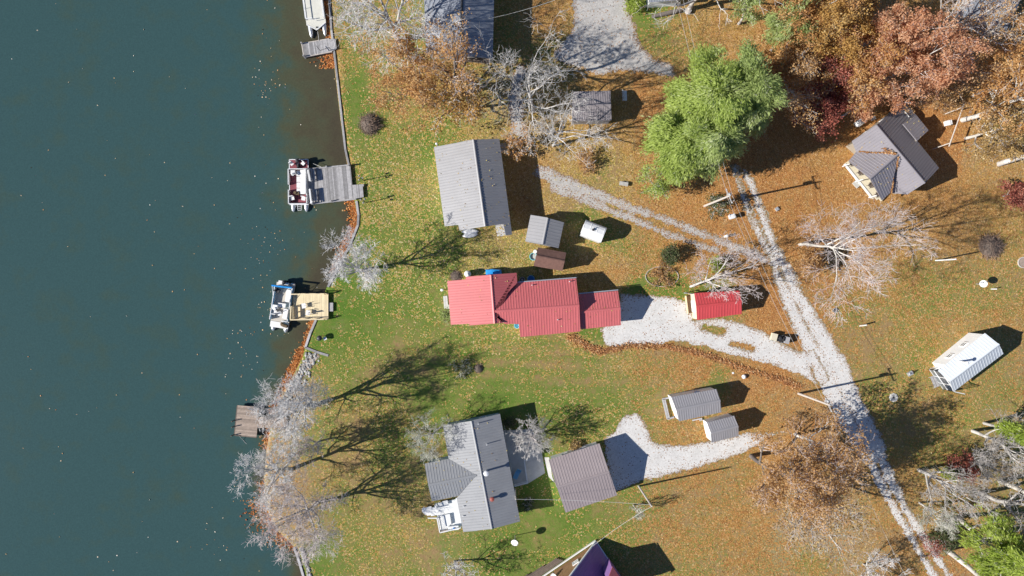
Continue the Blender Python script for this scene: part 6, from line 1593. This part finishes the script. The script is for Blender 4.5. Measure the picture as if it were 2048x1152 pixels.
tree('pale grey bare tree cut by the right edge below the small pine', base=(1945, 862), h=12, r=4.0, twig='twig_mid', bark='bark_grey', seed=62, group=PN, nl=10, rmin=.016, kids=(6, 6, 4))
tree('dense grey bare sapling beside the red and green bush', base=(1935, 915), h=7.5, r=2.9, twig='twig_mid', bark='bark_grey', seed=63, group=PN, nl=10, kids=(6, 6, 4))
tree('pale green grey bare sapling nearest the two-track road', base=(1838, 1005), h=7, r=2.7, twig='twig_pale', bark='bark_pale', seed=64, group=PN, nl=10, rmin=.013, kids=(6, 6, 5))
tree('slim bare white trunk at the right edge above the corner pine', base=(2000, 962), h=16, r=3.0, twig='twig_mid', bark='bark_pale', seed=65, group=PN, lead=.85, first=.5, kids=(5, 4, 2))
tree('tall bare tree at the right edge between the cottage and the wood', base=(1960, 985), h=15, r=3.6, twig='twig_mid', bark='bark_grey', seed=66, group=PN, lead=.8, first=.4, kids=(5, 5, 3))
# shrubs
S_ = dict(name='shrub', cat='shrub', lead=.5, first=.12, nl=8, kids=(4, 4, 2), up=(0, .05, .03, .02), crownh=.5)
tree('red leaved bush with a green side at the edge of the lower right wood', c=(1922, 930), h=3, r=2.0, leaf='leaf_crimson', nleaf=2800, lsize=.2, twig='twig_brown', seed=71, **S_)
tree('yellow green bush on the left side of the red bush in the lower right wood', c=(1905, 946), h=2.2, r=1.2, leaf='leaf_pine', nleaf=1400, lsize=.2, twig='twig_brown', seed=72, **S_)
tree('dark round shrub with a brown side on the lawn between farm track and red house', c=(1338, 510), h=2.2, r=1.1, leaf='leaf_shrub', nleaf=1700, lsize=.18, twig='twig_brown', seed=73, **S_)
tree('bright green low shrub behind the leaning tree by the red shed', c=(1432, 528), h=1.6, r=1.0, leaf='leaf_pine', nleaf=1300, lsize=.16, twig='twig_brown', seed=74, **S_)
tree('dark green shrub at the shaded north east corner of the grey house', c=(1018, 846), h=1.6, r=.75, leaf='leaf_shrub', nleaf=900, lsize=.16, twig='twig_brown', seed=75, **S_)
tree('reddish brown shrub in the shade south of the grey house patio', c=(1056, 1008), h=1.7, r=.8, leaf='leaf_shrub', nleaf=700, lsize=.16, twig='twig_pink', seed=76, **S_)
tree('vine tangle growing on the foot of the pole under the green trees', c=(1436, 410), h=4.0, r=1.5, leaf='leaf_shrub', nleaf=1100, lsize=.18, twig='twig_grey', seed=77, **{**S_, 'name': 'vine', 'cat': 'vine'})
tree('dark shrub beside the pines at the bottom right, above the two-track road', c=(1890, 1072), h=3, r=1.8, leaf='leaf_shrub', nleaf=2200, lsize=.2, twig='twig_brown', seed=78, **S_)
tree('pinkish red shrub by the two-track road, left of the corner pine', c=(1868, 1092), h=2.4, r=1.3, leaf='leaf_crimson', nleaf=700, lsize=.18, twig='twig_pink', seed=79, **S_)
tree('yellow green flowering shrub along the north wall of the taupe garage', c=(1152, 893), h=1.0, r=.8, leaf='leaf_tan', nleaf=700, lsize=.15, twig='twig_brown', seed=80, **S_)
tree('bright green shrub at the top edge right of the gravel yard', c=(1270, 2), h=2.0, r=1.3, leaf='leaf_pine', nleaf=2000, lsize=.18, twig='twig_brown', seed=81, **S_)
tree('low green shrub along the south wall corner of the red house west wing', c=(892, 630), h=.9, r=.9, leaf='leaf_cedar', nleaf=900, lsize=.15, twig='twig_brown', seed=82, **S_)
tree('wispy bare shrub with a tall shadow below the slim pole', c=(1272, 1020), h=4.2, r=1.1, twig='twig_pale', seed=83, rmin=.012, **{**S_, 'up': (0, .35, .3, .2), 'lead': .6})
tree('brown dead leafed shrub tuft beside the orange tree and the gravel path', c=(1180, 320), h=1.8, r=1.6, leaf='leaf_rust', nleaf=900, lsize=.2, twig='twig_brown', seed=84, **S_)

tree('wide low bed of rust brown plants inside a curved edging west of the red shed', c=(1324, 552), h=.7, r=1.9, leaf='leaf_rust', nleaf=1300, lsize=.17, lspread=.2, twig='twig_brown', seed=85, **{**S_, 'name': 'flower_bed', 'cat': 'flower bed'})
tree('small bed of green and brown plants in the mown lawn north of the grey house', c=(925, 738), h=.6, r=1.5, leaf='leaf_shrub', nleaf=700, lsize=.15, lspread=.2, twig='twig_pale', seed=86, **{**S_, 'name': 'flower_bed', 'cat': 'flower bed'})
